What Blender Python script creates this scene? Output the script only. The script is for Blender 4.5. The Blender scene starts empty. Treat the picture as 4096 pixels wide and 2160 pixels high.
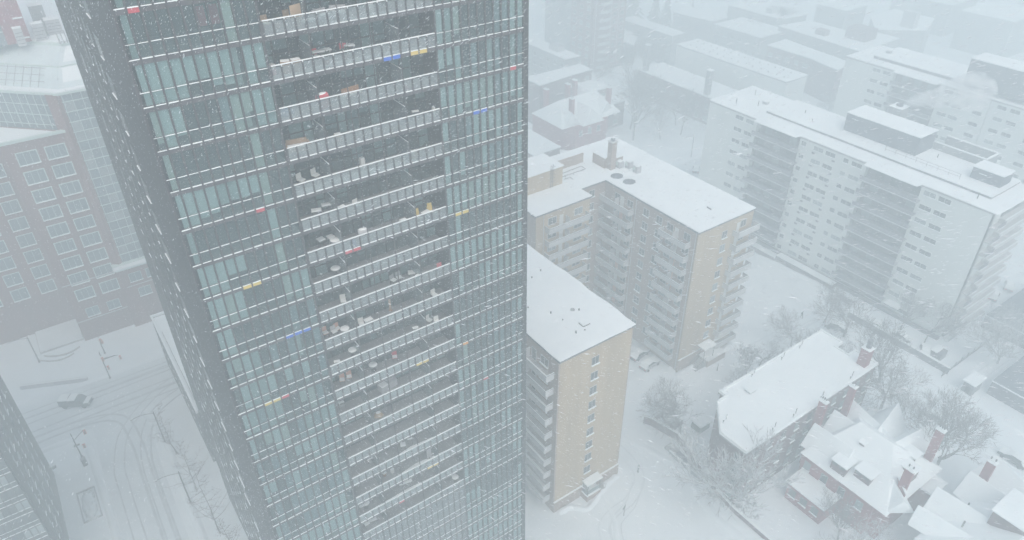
import bpy, bmesh, math, random
from mathutils import Vector, Matrix
random.seed(7)
R = math.radians
sc = bpy.context.scene
col = sc.collection

# ---------------- camera ----------------
H = 95.0
AZ = R(55.05); TH = R(34.5257); RO = R(-0.40323)
rt = Vector((math.sin(AZ), -math.cos(AZ), 0))
fh = Vector((math.cos(AZ), math.sin(AZ), 0))
fw = fh * math.cos(TH) + Vector((0, 0, -math.sin(TH)))
up = fh * math.sin(TH) + Vector((0, 0, math.cos(TH)))
dn = -up
cx = rt * math.cos(RO) - dn * math.sin(RO)
cd = rt * math.sin(RO) + dn * math.cos(RO)
cam_d = bpy.data.cameras.new('camera'); cam = bpy.data.objects.new('camera', cam_d); col.objects.link(cam)
m = Matrix((cx, -cd, -fw)).transposed().to_4x4()
m.translation = (0, 0, H)
cam.matrix_world = m
cam_d.sensor_width = 36.0; cam_d.lens = 2903.98 / 4096 * 36.0
cam_d.clip_start = 0.3; cam_d.clip_end = 3000
sc.camera = cam

# ---------------- sky, sun, exposure ----------------
w = bpy.data.worlds.new('World'); sc.world = w; w.use_nodes = True
nt = w.node_tree; nt.nodes.clear()
out = nt.nodes.new('ShaderNodeOutputWorld'); bg = nt.nodes.new('ShaderNodeBackground')
sky = nt.nodes.new('ShaderNodeTexSky'); sky.sky_type = 'NISHITA'; sky.sun_disc = False
sky.sun_elevation = R(52); sky.sun_rotation = R(200); sky.air_density = 1.0; sky.dust_density = 6.0; sky.ozone_density = 1.0
hs = nt.nodes.new('ShaderNodeHueSaturation'); hs.inputs['Saturation'].default_value = 0.86
nt.links.new(sky.outputs[0], hs.inputs['Color']); nt.links.new(hs.outputs[0], bg.inputs['Color'])
bg.inputs['Strength'].default_value = 0.15
nt.links.new(bg.outputs[0], out.inputs['Surface'])
sd = bpy.data.lights.new('sun', 'SUN'); sd.energy = 1.25; sd.angle = R(80); sd.color = (1.0, 0.985, 0.96)
sun = bpy.data.objects.new('sun', sd); col.objects.link(sun)
sdir = Vector((math.sin(R(200)) * math.cos(R(52)), math.cos(R(200)) * math.cos(R(52)), math.sin(R(52))))
sun.rotation_euler = sdir.to_track_quat('Z', 'Y').to_euler(); sun.location = (0, 0, 200)
sc.view_settings.view_transform = 'Standard'; sc.view_settings.look = 'None'
sc.view_settings.exposure = 0.11; sc.view_settings.gamma = 1.0; sc.view_settings.use_curve_mapping = False
sc.cycles.volume_bounces = 3; sc.cycles.max_bounces = 10; sc.cycles.diffuse_bounces = 3; sc.cycles.transparent_max_bounces = 12
sc.cycles.use_denoising = True; sc.cycles.sample_clamp_indirect = 4.0

# ---------------- materials ----------------
MATS = {}
def mat(name, c, rough=0.8, var=0.12, scale=0.6, c2=None, metallic=0.0, bump=0.0, bscale=8.0, spec=0.4, streak=False):
    if name in MATS: return MATS[name]
    m = bpy.data.materials.new(name); m.use_nodes = True; t = m.node_tree; p = t.nodes['Principled BSDF']
    p.inputs['Roughness'].default_value = rough; p.inputs['Metallic'].default_value = metallic
    p.inputs['Specular IOR Level'].default_value = spec
    tc = t.nodes.new('ShaderNodeTexCoord'); src = tc.outputs['Object']
    if streak:
        mp = t.nodes.new('ShaderNodeMapping'); mp.inputs['Scale'].default_value = (1, 1, 0.12)
        t.links.new(src, mp.inputs[0]); src = mp.outputs[0]
    n = t.nodes.new('ShaderNodeTexNoise'); n.inputs['Scale'].default_value = scale; n.inputs['Detail'].default_value = 5; n.inputs['Roughness'].default_value = 0.65
    t.links.new(src, n.inputs['Vector'])
    r = t.nodes.new('ShaderNodeValToRGB'); r.color_ramp.elements[0].position = 0.3; r.color_ramp.elements[1].position = 0.72
    a = tuple(max(0, x * (1 - var)) for x in c); b = c2 if c2 else tuple(min(1, x * (1 + var)) for x in c)
    r.color_ramp.elements[0].color = (*a, 1); r.color_ramp.elements[1].color = (*b, 1)
    t.links.new(n.outputs['Fac'], r.inputs[0]); t.links.new(r.outputs[0], p.inputs['Base Color'])
    if bump:
        n2 = t.nodes.new('ShaderNodeTexNoise'); n2.inputs['Scale'].default_value = bscale; n2.inputs['Detail'].default_value = 4
        t.links.new(tc.outputs['Object'], n2.inputs['Vector'])
        bp = t.nodes.new('ShaderNodeBump'); bp.inputs['Strength'].default_value = bump; bp.inputs['Distance'].default_value = 0.1
        t.links.new(n2.outputs['Fac'], bp.inputs['Height']); t.links.new(bp.outputs[0], p.inputs['Normal'])
    MATS[name] = m; return m
def glass_mat(name, tint, trans):
    m = bpy.data.materials.new(name); m.use_nodes = True; t = m.node_tree; t.nodes.clear()
    o = t.nodes.new('ShaderNodeOutputMaterial'); mx = t.nodes.new('ShaderNodeMixShader'); tr = t.nodes.new('ShaderNodeBsdfTransparent')
    p = t.nodes.new('ShaderNodeBsdfPrincipled'); p.inputs['Base Color'].default_value = (*tint, 1); p.inputs['Roughness'].default_value = 0.08
    p.inputs['Specular IOR Level'].default_value = 0.6
    tr.inputs[0].default_value = (0.84, 0.92, 0.925, 1)
    mx.inputs[0].default_value = trans
    t.links.new(p.outputs[0], mx.inputs[1]); t.links.new(tr.outputs[0], mx.inputs[2]); t.links.new(mx.outputs[0], o.inputs[0])
    MATS[name] = m; return m
snow = mat('snow', (0.84, 0.875, 0.89), 0.9, 0.04, 0.15, bump=0.35, bscale=1.2, spec=0.2)
snow2 = mat('snow_ledge', (0.84, 0.87, 0.88), 0.9, 0.03, 2.0, spec=0.2)
gsnow = mat('ground_snow', (0.79, 0.83, 0.86), 0.9, 0.07, 0.05, bump=0.5, bscale=0.5, spec=0.2)
rsnow = mat('road_snow', (0.68, 0.72, 0.75), 0.85, 0.10, 0.12, bump=0.5, bscale=1.0)
slush = mat('slush', (0.50, 0.53, 0.555), 0.7, 0.18, 0.5)
tdark = mat('dark_metal_cladding', (0.030, 0.035, 0.040), 0.6, 0.4, 2.2, c2=(0.055, 0.06, 0.067), bump=.3)
tfin = mat('brown_grey_mullion', (0.055, 0.052, 0.058), 0.5, 0.2, 1.5)
tband = mat('slab_edge_band', (0.085, 0.08, 0.09), 0.6, 0.3, 1.5)
conc = mat('concrete', (0.36, 0.355, 0.35), 0.85, 0.12, 0.8)
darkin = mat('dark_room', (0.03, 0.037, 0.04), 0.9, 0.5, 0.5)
blind = mat('pale_blind', (0.74, 0.84, 0.82), 0.8, 0.05, 1.0)
blind3 = mat('cream_blind', (0.70, 0.74, 0.66), 0.8, 0.08)
blind4 = mat('green_grey_blind', (0.50, 0.60, 0.58), 0.8, 0.10)
blind_reflect = mat('grey_curtain_reflection', (0.34, 0.42, 0.45), 0.8, 0.1, 1.0)  # balcony curtains, and the mid-grey reflection painted behind bay panes
glass = glass_mat('window_glass', (0.15, 0.21, 0.225), 0.76)
bglass = glass_mat('balcony_glass', (0.33, 0.36, 0.38), 0.58)
wpane = mat('dark_window_pane', (0.075, 0.09, 0.10), 0.12, 0.5, 0.5, spec=0.7)
wpane2 = mat('curtained_window_pane', (0.26, 0.30, 0.31), 0.25, 0.3, 0.5, spec=0.6)
frame_w = mat('white_frame', (0.70, 0.70, 0.68), 0.5, 0.05)
red = mat('red_panel', (0.50, 0.06, 0.085), 0.45, 0.05); yellow = mat('yellow_panel', (0.62, 0.46, 0.11), 0.45, 0.05)
blue = mat('blue_panel', (0.035, 0.13, 0.55), 0.45, 0.05); orange = mat('orange_panel', (0.70, 0.30, 0.06), 0.45, 0.05)
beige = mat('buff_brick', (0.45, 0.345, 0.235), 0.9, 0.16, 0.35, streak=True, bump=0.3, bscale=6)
beige2 = mat('buff_brick_shaded', (0.36, 0.275, 0.235), 0.9, 0.12, 0.3, bump=0.3, bscale=6)  # same buff brick, the side faces' weaker light mixed into its colour
balc = mat('balcony_panel', (0.53, 0.525, 0.53), 0.7, 0.08, 0.8)
rail_d = mat('dark_rail', (0.10, 0.10, 0.12), 0.5, 0.1)
white_w = mat('white_painted_wall', (0.74, 0.77, 0.745), 0.85, 0.05, 0.15, streak=True)
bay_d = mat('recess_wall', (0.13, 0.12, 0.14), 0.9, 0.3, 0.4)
bay_r = mat('dark_balustrade', (0.16, 0.155, 0.18), 0.7, 0.3, 0.6)
pent = mat('dark_grey_penthouse', (0.09, 0.10, 0.13), 0.8, 0.15, 0.3)
brick = mat('red_brick', (0.27, 0.062, 0.08), 0.9, 0.2, 0.8, bump=0.3, bscale=6)
brickd = mat('dark_brick', (0.14, 0.075, 0.085), 0.9, 0.25, 0.5, bump=0.3, bscale=6)
hbrick = mat('hotel_brick', (0.21, 0.10, 0.095), 0.9, 0.2, 0.3, streak=True)
hglass = mat('curtain_wall_glass', (0.15, 0.20, 0.225), 0.2, 0.25, 0.2, spec=0.7)
hframe = mat('pale_green_frame', (0.58, 0.68, 0.65), 0.6, 0.08)
grey_w = mat('grey_render', (0.26, 0.27, 0.28), 0.9, 0.12, 0.15)
bark = mat('bark', (0.11, 0.095, 0.095), 0.95, 0.3, 1.2, c2=(0.30, 0.29, 0.30))
bark2 = mat('frosted_bark', (0.36, 0.35, 0.35), 0.95, 0.4, 1.2, c2=(0.68, 0.70, 0.72))
metal = mat('galvanised_metal', (0.30, 0.31, 0.32), 0.45, 0.1, 1.0)
dmetal = mat('dark_painted_metal', (0.07, 0.07, 0.075), 0.5, 0.2)
carp = mat('dark_car_paint', (0.06, 0.065, 0.08), 0.3, 0.2); carw = mat('silver_car_paint', (0.35, 0.36, 0.38), 0.3, 0.1)
tyre = mat('rubber', (0.02, 0.02, 0.02), 0.9, 0.1)
tan_ = mat('tan_cushion', (0.42, 0.30, 0.20), 0.9, 0.1); wood = mat('brown_wood', (0.32, 0.17, 0.08), 0.8, 0.2)
greyc = mat('grey_cover', (0.42, 0.42, 0.44), 0.85, 0.15, 2.0); teal = mat('teal_plastic', (0.05, 0.32, 0.28), 0.5, 0.1)
plant = mat('evergreen', (0.05, 0.07, 0.05), 0.9, 0.4, 2.0)
peach = mat('peach_plastic', (0.62, 0.36, 0.27), 0.5, 0.05)
signal_o = mat('signal_yellow', (0.62, 0.22, 0.10), 0.5, 0.1)

# ---------------- geometry helpers ----------------
def world(o):
    v = Vector((0, 0, 0))
    while o is not None:
        v += o.location; o = o.parent
    return v
def tag(o, label=None, cat=None, group=None, kind=None):
    if label: o['label'] = label
    if cat: o['category'] = cat
    if group: o['group'] = group
    if kind: o['kind'] = kind
    return o
class B:
    def __init__(s): s.v = []; s.f = []
    def box(s, x0, y0, z0, x1, y1, z1):
        i = len(s.v)
        s.v += [(x0, y0, z0), (x1, y0, z0), (x1, y1, z0), (x0, y1, z0), (x0, y0, z1), (x1, y0, z1), (x1, y1, z1), (x0, y1, z1)]
        s.f += [(i, i+3, i+2, i+1), (i+4, i+5, i+6, i+7), (i, i+1, i+5, i+4), (i+1, i+2, i+6, i+5), (i+2, i+3, i+7, i+6), (i+3, i, i+4, i+7)]
        return s
    def prism(s, poly, z0, z1):
        a = sum(poly[k][0] * poly[(k+1) % len(poly)][1] - poly[(k+1) % len(poly)][0] * poly[k][1] for k in range(len(poly)))
        if a < 0: poly = poly[::-1]
        i = len(s.v); n = len(poly)
        s.v += [(p[0], p[1], z0) for p in poly] + [(p[0], p[1], z1) for p in poly]
        s.f += [tuple(range(i+n-1, i-1, -1)), tuple(range(i+n, i+2*n))]
        s.f += [(i+k, i+(k+1) % n, i+n+(k+1) % n, i+n+k) for k in range(n)]
        return s
    def poly(s, pts):
        i = len(s.v); s.v += [tuple(p) for p in pts]; s.f.append(tuple(range(i, i+len(pts)))); return s
    def tube(s, p, q, r0, r1, n=6):
        p = Vector(p); q = Vector(q); d = (q - p)
        if d.length < 1e-5: return s
        d.normalize(); a = d.orthogonal().normalized(); b = d.cross(a); i = len(s.v)
        for c, r in ((p, r0), (q, r1)):
            for k in range(n):
                t = 2 * math.pi * k / n; s.v.append(tuple(c + a * math.cos(t) * r + b * math.sin(t) * r))
        s.f += [(i+k, i+(k+1) % n, i+n+(k+1) % n, i+n+k) for k in range(n)]
        s.f += [tuple(range(i+n-1, i-1, -1)), tuple(range(i+n, i+2*n))]
        return s
    def dome(s, c, rx, ry, rz, n=10, m=4, jit=0.0):
        i = len(s.v); c = Vector(c)
        for j in range(m):
            t = math.pi / 2 * j / m
            for k in range(n):
                a = 2 * math.pi * k / n; q = 1 + random.uniform(-jit, jit)
                s.v.append((c.x + rx * math.cos(t) * math.cos(a) * q, c.y + ry * math.cos(t) * math.sin(a) * q, c.z + rz * math.sin(t)))
        s.v.append((c.x, c.y, c.z + rz))
        for j in range(m-1):
            for k in range(n): s.f.append((i+j*n+k, i+j*n+(k+1) % n, i+(j+1)*n+(k+1) % n, i+(j+1)*n+k))
        for k in range(n): s.f.append((i+(m-1)*n+k, i+(m-1)*n+(k+1) % n, i+m*n))
        s.f.append(tuple(range(i+n-1, i-1, -1))); return s
    def mesh(s, name, m, off=(0, 0, 0)):
        me = bpy.data.meshes.new(name)
        me.from_pydata([(x-off[0], y-off[1], z-off[2]) for x, y, z in s.v], [], s.f); me.update()
        if m: me.materials.append(m)
        return me
    def build(s, name, m, parent=None, loc=None, smooth=False):
        """verts are in world coordinates; the object sits at loc (default: its parent's origin)"""
        base = Vector(loc) if loc is not None else (world(parent) if parent else Vector((0, 0, 0)))
        o = bpy.data.objects.new(name, s.mesh(name, m, base)); col.objects.link(o)
        if parent: o.parent = parent; o.location = base - world(parent)
        else: o.location = base
        if smooth:
            for p in o.data.polygons: p.use_smooth = True
        return o
def thing(name, loc, label, cat, group=None, rz=0.0):
    o = bpy.data.objects.new(name, None); col.objects.link(o); o.location = loc; o.rotation_euler = (0, 0, rz); o.empty_display_size = 0.5
    return tag(o, label, cat, group)
def inst(me, name, parent, p):
    """place shared mesh me (modelled about its own origin) at world point p"""
    o = bpy.data.objects.new(name, me); col.objects.link(o)
    b = world(parent) if parent else Vector((0, 0, 0))
    if parent: o.parent = parent
    o.location = Vector(p) - b; return o
def copy_tree(o, loc, rz=None, label=None):
    r = o.copy(); col.objects.link(r); r.location = loc
    if rz is not None: r.rotation_euler = (0, 0, rz)
    if label: r['label'] = label
    for ch in list(o.children):
        c = ch.copy(); col.objects.link(c); c.parent = r
        for g in list(ch.children):
            d = g.copy(); col.objects.link(d); d.parent = c
    return r
CACHE = {}
def cbox(key, x0, y0, z0, x1, y1, z1, m):
    k = (key, round(x0, 3), round(y0, 3), round(z0, 3), round(x1, 3), round(y1, 3), round(z1, 3), m.name)
    if k not in CACHE: CACHE[k] = B().box(x0, y0, z0, x1, y1, z1).mesh(key, m)
    return CACHE[k]
def window(parent, face, a, z, wd, h, c, lights=2, fm=None, pm=None, sill=True, name='window', t=0.07):
    """a framed window on a wall. face 'u': wall plane x=c looking to -x, centre y=a; face 'v': wall plane y=c looking to -y, centre x=a; z = bottom"""
    fm = fm or frame_w; pm = pm or (wpane2 if random.random() < 0.3 else wpane)
    kf = ('f', face, wd, h, lights, fm.name, sill, t)
    def bx(b, s0, z0, s1, z1, d0, d1):
        if face == 'u': b.box(-d1, s0, z0, -d0, s1, z1)
        else: b.box(s0, -d1, z0, s1, -d0, z1)
        return b
    if kf not in CACHE:
        b = B(); H2 = wd / 2
        bx(b, -H2-t, 0, -H2, h, 0, 0.07); bx(b, H2, 0, H2+t, h, 0, 0.07); bx(b, -H2-t, h, H2+t, h+t, 0, 0.07); bx(b, -H2-t, -t, H2+t, 0, 0, 0.08)
        for k in range(1, lights):
            s = -H2 + wd * k / lights; bx(b, s-0.03, 0, s+0.03, h, 0.02, 0.06)
        CACHE[kf] = b.mesh('window_frame', fm)
        if sill: CACHE[kf + ('s',)] = bx(B(), -H2-0.15, -t, H2+0.15, -t+0.11, 0.08, 0.26).mesh('snowy_sill', snow2)
    kp = ('p', face, wd, h, pm.name)
    if kp not in CACHE: CACHE[kp] = bx(B(), -wd/2, 0, wd/2, h, 0, 0.025).mesh('pane', pm)
    p = (c, a, z) if face == 'u' else (a, c, z)
    f = inst(CACHE[kf], name, parent, p)
    inst(CACHE[kp], 'pane', f, p)
    if sill: inst(CACHE[kf + ('s',)], 'snowy_sill', f, p)
    return f
# ---------------- ground, roads ----------------
def struct(name, b, m, smooth=False):
    o = b.build(name, m, smooth=smooth); o['kind'] = 'structure'; return o
g = B().poly([(-900, -900, 0), (1100, -900, 0), (1100, 1100, 0), (-900, 1100, 0)]); struct('ground', g, gsnow)
def strip(name, pts, wid, z, m, ends=True):
    """ribbon along pts"""
    b = B(); L = []
    for i, p in enumerate(pts):
        a = Vector(pts[max(0, i-1)]); c = Vector(pts[min(len(pts)-1, i+1)]); d = (c - a).normalized(); n = Vector((-d.y, d.x))
        L.append((p[0] + n.x * wid / 2, p[1] + n.y * wid / 2, p[0] - n.x * wid / 2, p[1] - n.y * wid / 2))
    for a, c in zip(L, L[1:]):
        b.poly([(a[0], a[1], z), (a[2], a[3], z), (c[2], c[3], z), (c[0], c[1], z)])
    return struct(name, b, m)
strip('road', [(-60, 122.5), (0, 122.5), (45, 122.5), (80, 122.5), (170, 122.5)], 13, 0.004, rsnow)
strip('side_road', [(-5.8, 40), (-5.8, 80), (-5.6, 100), (-5.0, 115.9)], 8.5, 0.004, rsnow)
def curve(pts, n=8):
    o = []
    for i in range(len(pts)-1):
        p0, p1, p2, p3 = pts[max(0, i-1)], pts[i], pts[i+1], pts[min(len(pts)-1, i+2)]
        for k in range(n):
            t = k / n
            o.append(tuple(0.5 * ((2*p1[j]) + (-p0[j]+p2[j])*t + (2*p0[j]-5*p1[j]+4*p2[j]-p3[j])*t*t + (-p0[j]+3*p1[j]-3*p2[j]+p3[j])*t**3) for j in (0, 1)))
    o.append(pts[-1]); return o
def wheeltracks(pts, gauge=1.6, wid=0.28, z=0.010, m=None, name='wheel_track'):
    c = curve(pts)
    for s in (-1, 1):
        q = []
        for i, p in enumerate(c):
            a = Vector(c[max(0, i-1)]); e = Vector(c[min(len(c)-1, i+1)]); d = (e-a).normalized()
            q.append((p[0] - d.y * s * gauge / 2 + random.uniform(-.04, .04), p[1] + d.x * s * gauge / 2 + random.uniform(-.04, .04)))
        strip(name, q, wid * random.uniform(.7, 1.2), z + random.uniform(0, .003), m or slush)
for off in (118.9, 120.7, 124.6, 126.2):
    wheeltracks([(-60, off), (-20, off + random.uniform(-.3, .3)), (10, off + random.uniform(-.3, .3)), (60, off)], wid=0.35, m=slush)
wheeltracks([(-24, 118), (-12, 118.6), (-5, 116), (-3.6, 108), (-3.8, 95), (-4.0, 60)], wid=0.4)
wheeltracks([(-3.5, 60), (-3.4, 90), (-2.8, 105), (1, 114), (10, 118.3)], wid=0.35, z=0.016)
wheeltracks([(-7.5, 60), (-7.5, 95), (-7, 105), (-4, 113), (4, 120), (15, 122)], wid=0.3, z=0.022)
wheeltracks([(49.3, 44.0), (49.6, 46.8), (51.0, 48.8), (53.8, 49.7), (58, 50.2), (62.5, 54), (63, 66)], wid=0.22, m=rsnow)
wheeltracks([(50.6, 43.0), (51.0, 45.7), (53, 48.2), (57, 49.4), (61, 52)], wid=0.22, z=0.016, m=rsnow)
for (u0, v0, u1, v1) in ((100, 63, 130, 62), (103, 60.5, 128, 59.6), (113, 50, 113.6, 20), (110, 33, 140, 32.4), (116, 60, 116, 20)):
    wheeltracks([(u0, v0), ((u0+u1)/2 + .3, (v0+v1)/2), (u1, v1)], wid=0.35, m=rsnow)
# low banks of ploughed snow
def bank(pts, wid, h, name='snow_bank'):
    c = curve(pts, 6); b = B(); n = 5; rows = []
    for i, p in enumerate(c):
        a = Vector(c[max(0, i-1)]); e = Vector(c[min(len(c)-1, i+1)]); d = (e-a).normalized(); nn = (-d.y, d.x); r = []
        hh = h * random.uniform(.5, 1.25) * (0.05 if i in (0, len(c)-1) else 1)
        ww = wid * random.uniform(.8, 1.15)
        for k in range(n):
            t = k / (n-1) * 2 - 1
            r.append((p[0] + nn[0]*t*ww/2, p[1] + nn[1]*t*ww/2, 0.002 + hh * (1 - t*t) ** 1.0))
        rows.append(r)
    for r in rows: b.v += r
    for i in range(len(rows)-1):
        for k in range(n-1): b.f.append((i*n+k, i*n+k+1, (i+1)*n+k+1, (i+1)*n+k))
    o = b.build(name, gsnow, smooth=True); o['kind'] = 'stuff'; return o
bank([(-60, 115.6), (-30, 115.4), (-12, 115.2)], 1.3, .45); bank([(-1, 115), (0.6, 108), (0.3, 90), (0.4, 60)], 1.2, .4)
bank([(-60, 129.4), (-20, 129.6), (10, 129.3), (60, 129.5)], 1.4, .45); bank([(-10.6, 112), (-10.4, 95), (-10.6, 60)], 1.2, .4)
bank([(62, 66), (66, 58), (68, 50), (66, 40), (66.5, 30)], 1.6, .25); bank([(46.5, 54.6), (49, 54.2), (51, 52.6), (56, 54.3), (59, 54.8)], 1.2, .45)
bank([(84, 66), (88, 66), (96, 65.8), (100, 66.3)], 1.3, .5); bank([(126, 60), (131, 66), (130, 84)], 2, .4)
bank([(112, 16), (112.4, 30), (113, 44)], 1.5, .35); bank([(122, 20), (122.6, 28), (124, 35)], 1.5, .4)
bank([(55, 56), (53, 49), (50, 45)], .9, .12); bank([(102, 57), (112, 56), (122, 56)], 1.0, .2)

# ---------------- main glass tower ----------------
b_ = 0.74; TU = 5.76; TV = 47.83; TH2 = TU + 11*b_ + 0.115; RU = TH2 + 17*b_ + 0.02; RE = RU + 11*b_; TE = 35.25; TB = 87.0
def zs(n): return 80.95 - 2.948*n if n <= 18 else 23.2 - 2.955*(n-19)
NT, NB = -5, 26
T = thing('glass_tower', (20.5, 67.4, 0), 'tall dark apartment tower with glass bays either side of a stack of open balconies', 'tower')
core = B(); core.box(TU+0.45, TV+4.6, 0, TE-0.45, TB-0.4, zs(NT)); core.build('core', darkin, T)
# end walls, rear wall
wl = B().box(TU-0.02, TV+0.02, 0, TU+0.3, TB, zs(NT)+.6); wl.build('end_wall', tdark, T)
wr = B().box(TE-0.3, TV+0.02, 0, TE, TB, zs(NT)+.6); wr.build('end_wall', tdark, T)
B().box(TU+.3, TB-.3, 0, TE-.3, TB-.01, zs(NT)+.6).build('rear_wall', tdark, T)
B().box(RE+0.06, TV-0.03, 0, TE-0.31, TV+0.30, zs(NT)+.6).build('corner_pier', tdark, T)
rf = B().box(TU+.3, TV+.3, zs(NT)+.05, TE-.3, TB-.3, zs(NT)+.45); rf.build('roof', snow, T)
# floors
tslab = mat('grey_slab', (.24, .24, .25), .9, .15)
for n in range(NT, NB+1):
    z = zs(n)
    B().box(TU+0.32, TV+0.10, z-0.26, TE-0.32, TV+4.55, z-0.02).build('floor_slab', tslab, T)
    B().box(TU+0.02, TV-0.015, z-0.34, RE+0.05, TV+0.08, z-0.02).build('spandrel_band', tband, T)
wdark = mat('black_window_pane', (.05, .06, .065), .2, .3)
# end wall windows with snowed-up sills
cols = [(59.2, 61.2), (63.1, 64.0), (65.6, 66.4), (68.5, 69.2), (71.1, 71.8), (74.0, 74.7), (76.8, 78.1)]
wr_ = random.Random(31)
for n in range(NT, NB):
    z = zs(n)
    for k, (v0, v1) in enumerate(cols):
        if z < 34 and k == 6 and z > 13: pass
        sh = -0.45 if k in (3, 5) and False else 0
        f = inst(cbox('window', -0.03, 0, 0, 0.03, v1-v0, 1.55, wdark), 'window', T, (TU-0.02, v0, z+0.02))
        if wr_.random() < .16 or (k > 3 and z > 74): continue
        q = (.085 if k == 0 else wr_.choice((.03, .045, .06)))
        inst(cbox('snowy_sill', -q, 0.0, -.05, 0.0, round((v1-v0)*wr_.choice((.6, .8, 1)), 2), .01, snow2), 'snowy_sill', f, (TU-0.05, v0, z))
# mullions (vertical fins)
ztop, zbot = zs(NT)+.3, 0.0
for sec, (u0, cnt) in enumerate(((TU, 11), (RU, 11))):
    for i in range(cnt+1):
        u = u0 + i*b_; hw = 0.055 if 0 < i < cnt else 0.07
        if i == 0 and sec == 0: u += .03
        B().box(u-hw, TV-0.10, zbot, u+hw, TV+0.09, ztop).build('mullion', tfin, T)
# glass bays: blinds state by floor; m = glass reflection painted as a sheet
LP = {-1: 'C.......C..', 0: 'C.......C..', 1: 'CCCChhHH.Ch', 2: 'CCCmmmmCCCC', 3: 'C..m....c..', 4: 'CCCChhhhc..', 5: 'C.......c..', 6: 'CCChh...C..', 7: 'CCCC....CCC',
      8: 'CC......mmm', 9: 'CCCCmm.mm.m', 10: '.CCCC.hmhmm', 11: 'CCmCCmmCCmm', 12: 'CmhCCmmCmCC', 13: 'mmmmmhhCmmm', 14: 'CCmmCmmmmCm', 15: 'mmmmmmmmmmC', 16: 'CmmmmmmCmmm', 17: 'CCCCCCCCCCC', 18: 'mmmm.mmmmmm'}
RP = {0: 'mmCmm.mmmmC', 1: 'CCCm..mmmCC', 2: 'hhCmmmCmmCm', 3: 'CCCCCCCmCCC', 4: 'h..mCChCmmC', 5: 'C.CmmCmmmmC', 6: 'CCCCCCCCCCC', 7: '.C........C', 8: 'CCCCCCCCCCC', 9: '.C..CCCCCCC', 10: '.m.........',
      11: 'C.mmmmmmmmC', 12: '.C....mm.mm', 13: 'CCCmCmmmmmC', 14: 'C.CmCmCmmmm', 15: 'mmCCCmmmmmm', 16: '..m....mm.m', 17: 'CCCmmCmmmCC', 18: 'm.m.hhm..hC', 19: 'CCC....m..m', 20: 'CCCCCCCCCCC', 21: 'CCCCCCCCCCC', 22: 'CCCCmCCCCCC'}
random.seed(11)
up_t, up_b = 2.60, 0.93
vr = random.Random(44); restb = B(); nb = 0; restp = B(); sn = B(); nsn = 0; npn = 0
BL = {'C': (0, blind), 'c': (0, blind), 'm': (0, blind_reflect), 'h': (1.05, blind), 'H': (0.3, blind)}
def snow_bit(u0, u1, z, big=1.0):
    global nsn
    d = random.uniform(0.07, 0.125) * big; hh = random.uniform(0.03, 0.06) * big
    bb = B(); n = 3; a = random.uniform(0, .03); c = random.uniform(0, .03)
    bb.box(u0+a, TV-d, z, u1-c, TV-0.016, z+hh)
    if nsn < 300 and zs(9) < z < zs(-2): bb.build('ledge_snow', snow2, T); nsn += 1
    else: sn.v, k = sn.v + bb.v, len(sn.v); sn.f += [tuple(i+k for i in f) for f in bb.f]
def pane_at(u0, z0, z1, key='window_pane'):
    global npn
    if npn < 300 and z1 > 45:
        inst(cbox('window_pane', 0.05, 0, 0, b_-0.05, 0.02, round(z1-z0, 2), glass), 'window_pane', T, (u0, TV+0.02, z0)); npn += 1
    else: restp.box(u0+0.05, TV+0.02, z0, u0+b_-0.05, TV+0.04, z1)
for n in range(NT, NB+1):
    z = zs(n); top = (zs(n-1) - z) - 0.34
    for sec, (u0, PT) in enumerate(((TU, LP), (RU, RP))):
        pat = PT.get(n) or ''.join(random.choice('CCmmm..h') for _ in range(11))
        for i in range(11):
            u = u0 + i*b_; ch = pat[i]
            tall = n == 18 or n == 19
            pane_at(u, z+0.0, z+0.87); pane_at(u, z+0.93, z+min(top, 2.6))
            if top > 3: pane_at(u, z+2.66, z+top)
            snow_bit(u+.05, u+b_-.05, z-0.012); snow_bit(u+.05, u+b_-.05, z+0.90, .8)
            if ch in BL:
                lo, mm = BL[ch]
                if mm is blind: mm = vr.choice((blind, blind, blind, blind3, blind4))
                if ch == 'C' and vr.random() < .22: lo = vr.choice((.25, .5, .95))
                lo = lo + (0.02 if lo == 0 else random.uniform(-.15, .2))
                if ch == 'm' and random.random() < .35: continue
                hi = top - 0.02 if top < 3 else 2.6
                bb = (u+0.03, TV+0.22, z+lo, u+b_-0.03, TV+0.25, z+hi)
                if nb < 300: inst(cbox('blind', 0.03, 0, 0, b_-0.03, 0.03, round(hi-lo, 1), mm), 'blind', T, (u, TV+0.22, z+lo)); nb += 1  # state m sheets carry a painted reflection, the others are blinds
                else: restb.box(*bb)
    # transom bar
    B().box(TU+.02, TV-.03, z+0.87, TH2-.12, TV+.075, z+0.93).build('transom', tfin, T)
    B().box(RU+.02, TV-.03, z+0.87, RE, TV+.075, z+0.93).build('transom', tfin, T)
tag(restp.build('window_panes', glass, T), kind='stuff'); tag(restb.build('blinds', blind, T), kind='stuff'); tag(sn.build('snow_on_ledges', snow2, T), kind='stuff')
# white structural column seen behind the glass of the left bay, partitions
B().box(TU+8.1*b_, TV+0.5, 0, TU+8.75*b_, TV+1.0, ztop).build('column', mat('white_column', (.62, .68, .65)), T)
B().box(TH2-.13, TV-.01, 0, TH2-.01, TV+4.5, ztop).build('party_wall', tdark, T)
B().box(RU-.045, TV+0.10, 0, RU+.02, TV+4.5, ztop).build('party_wall', tdark, T)
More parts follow.
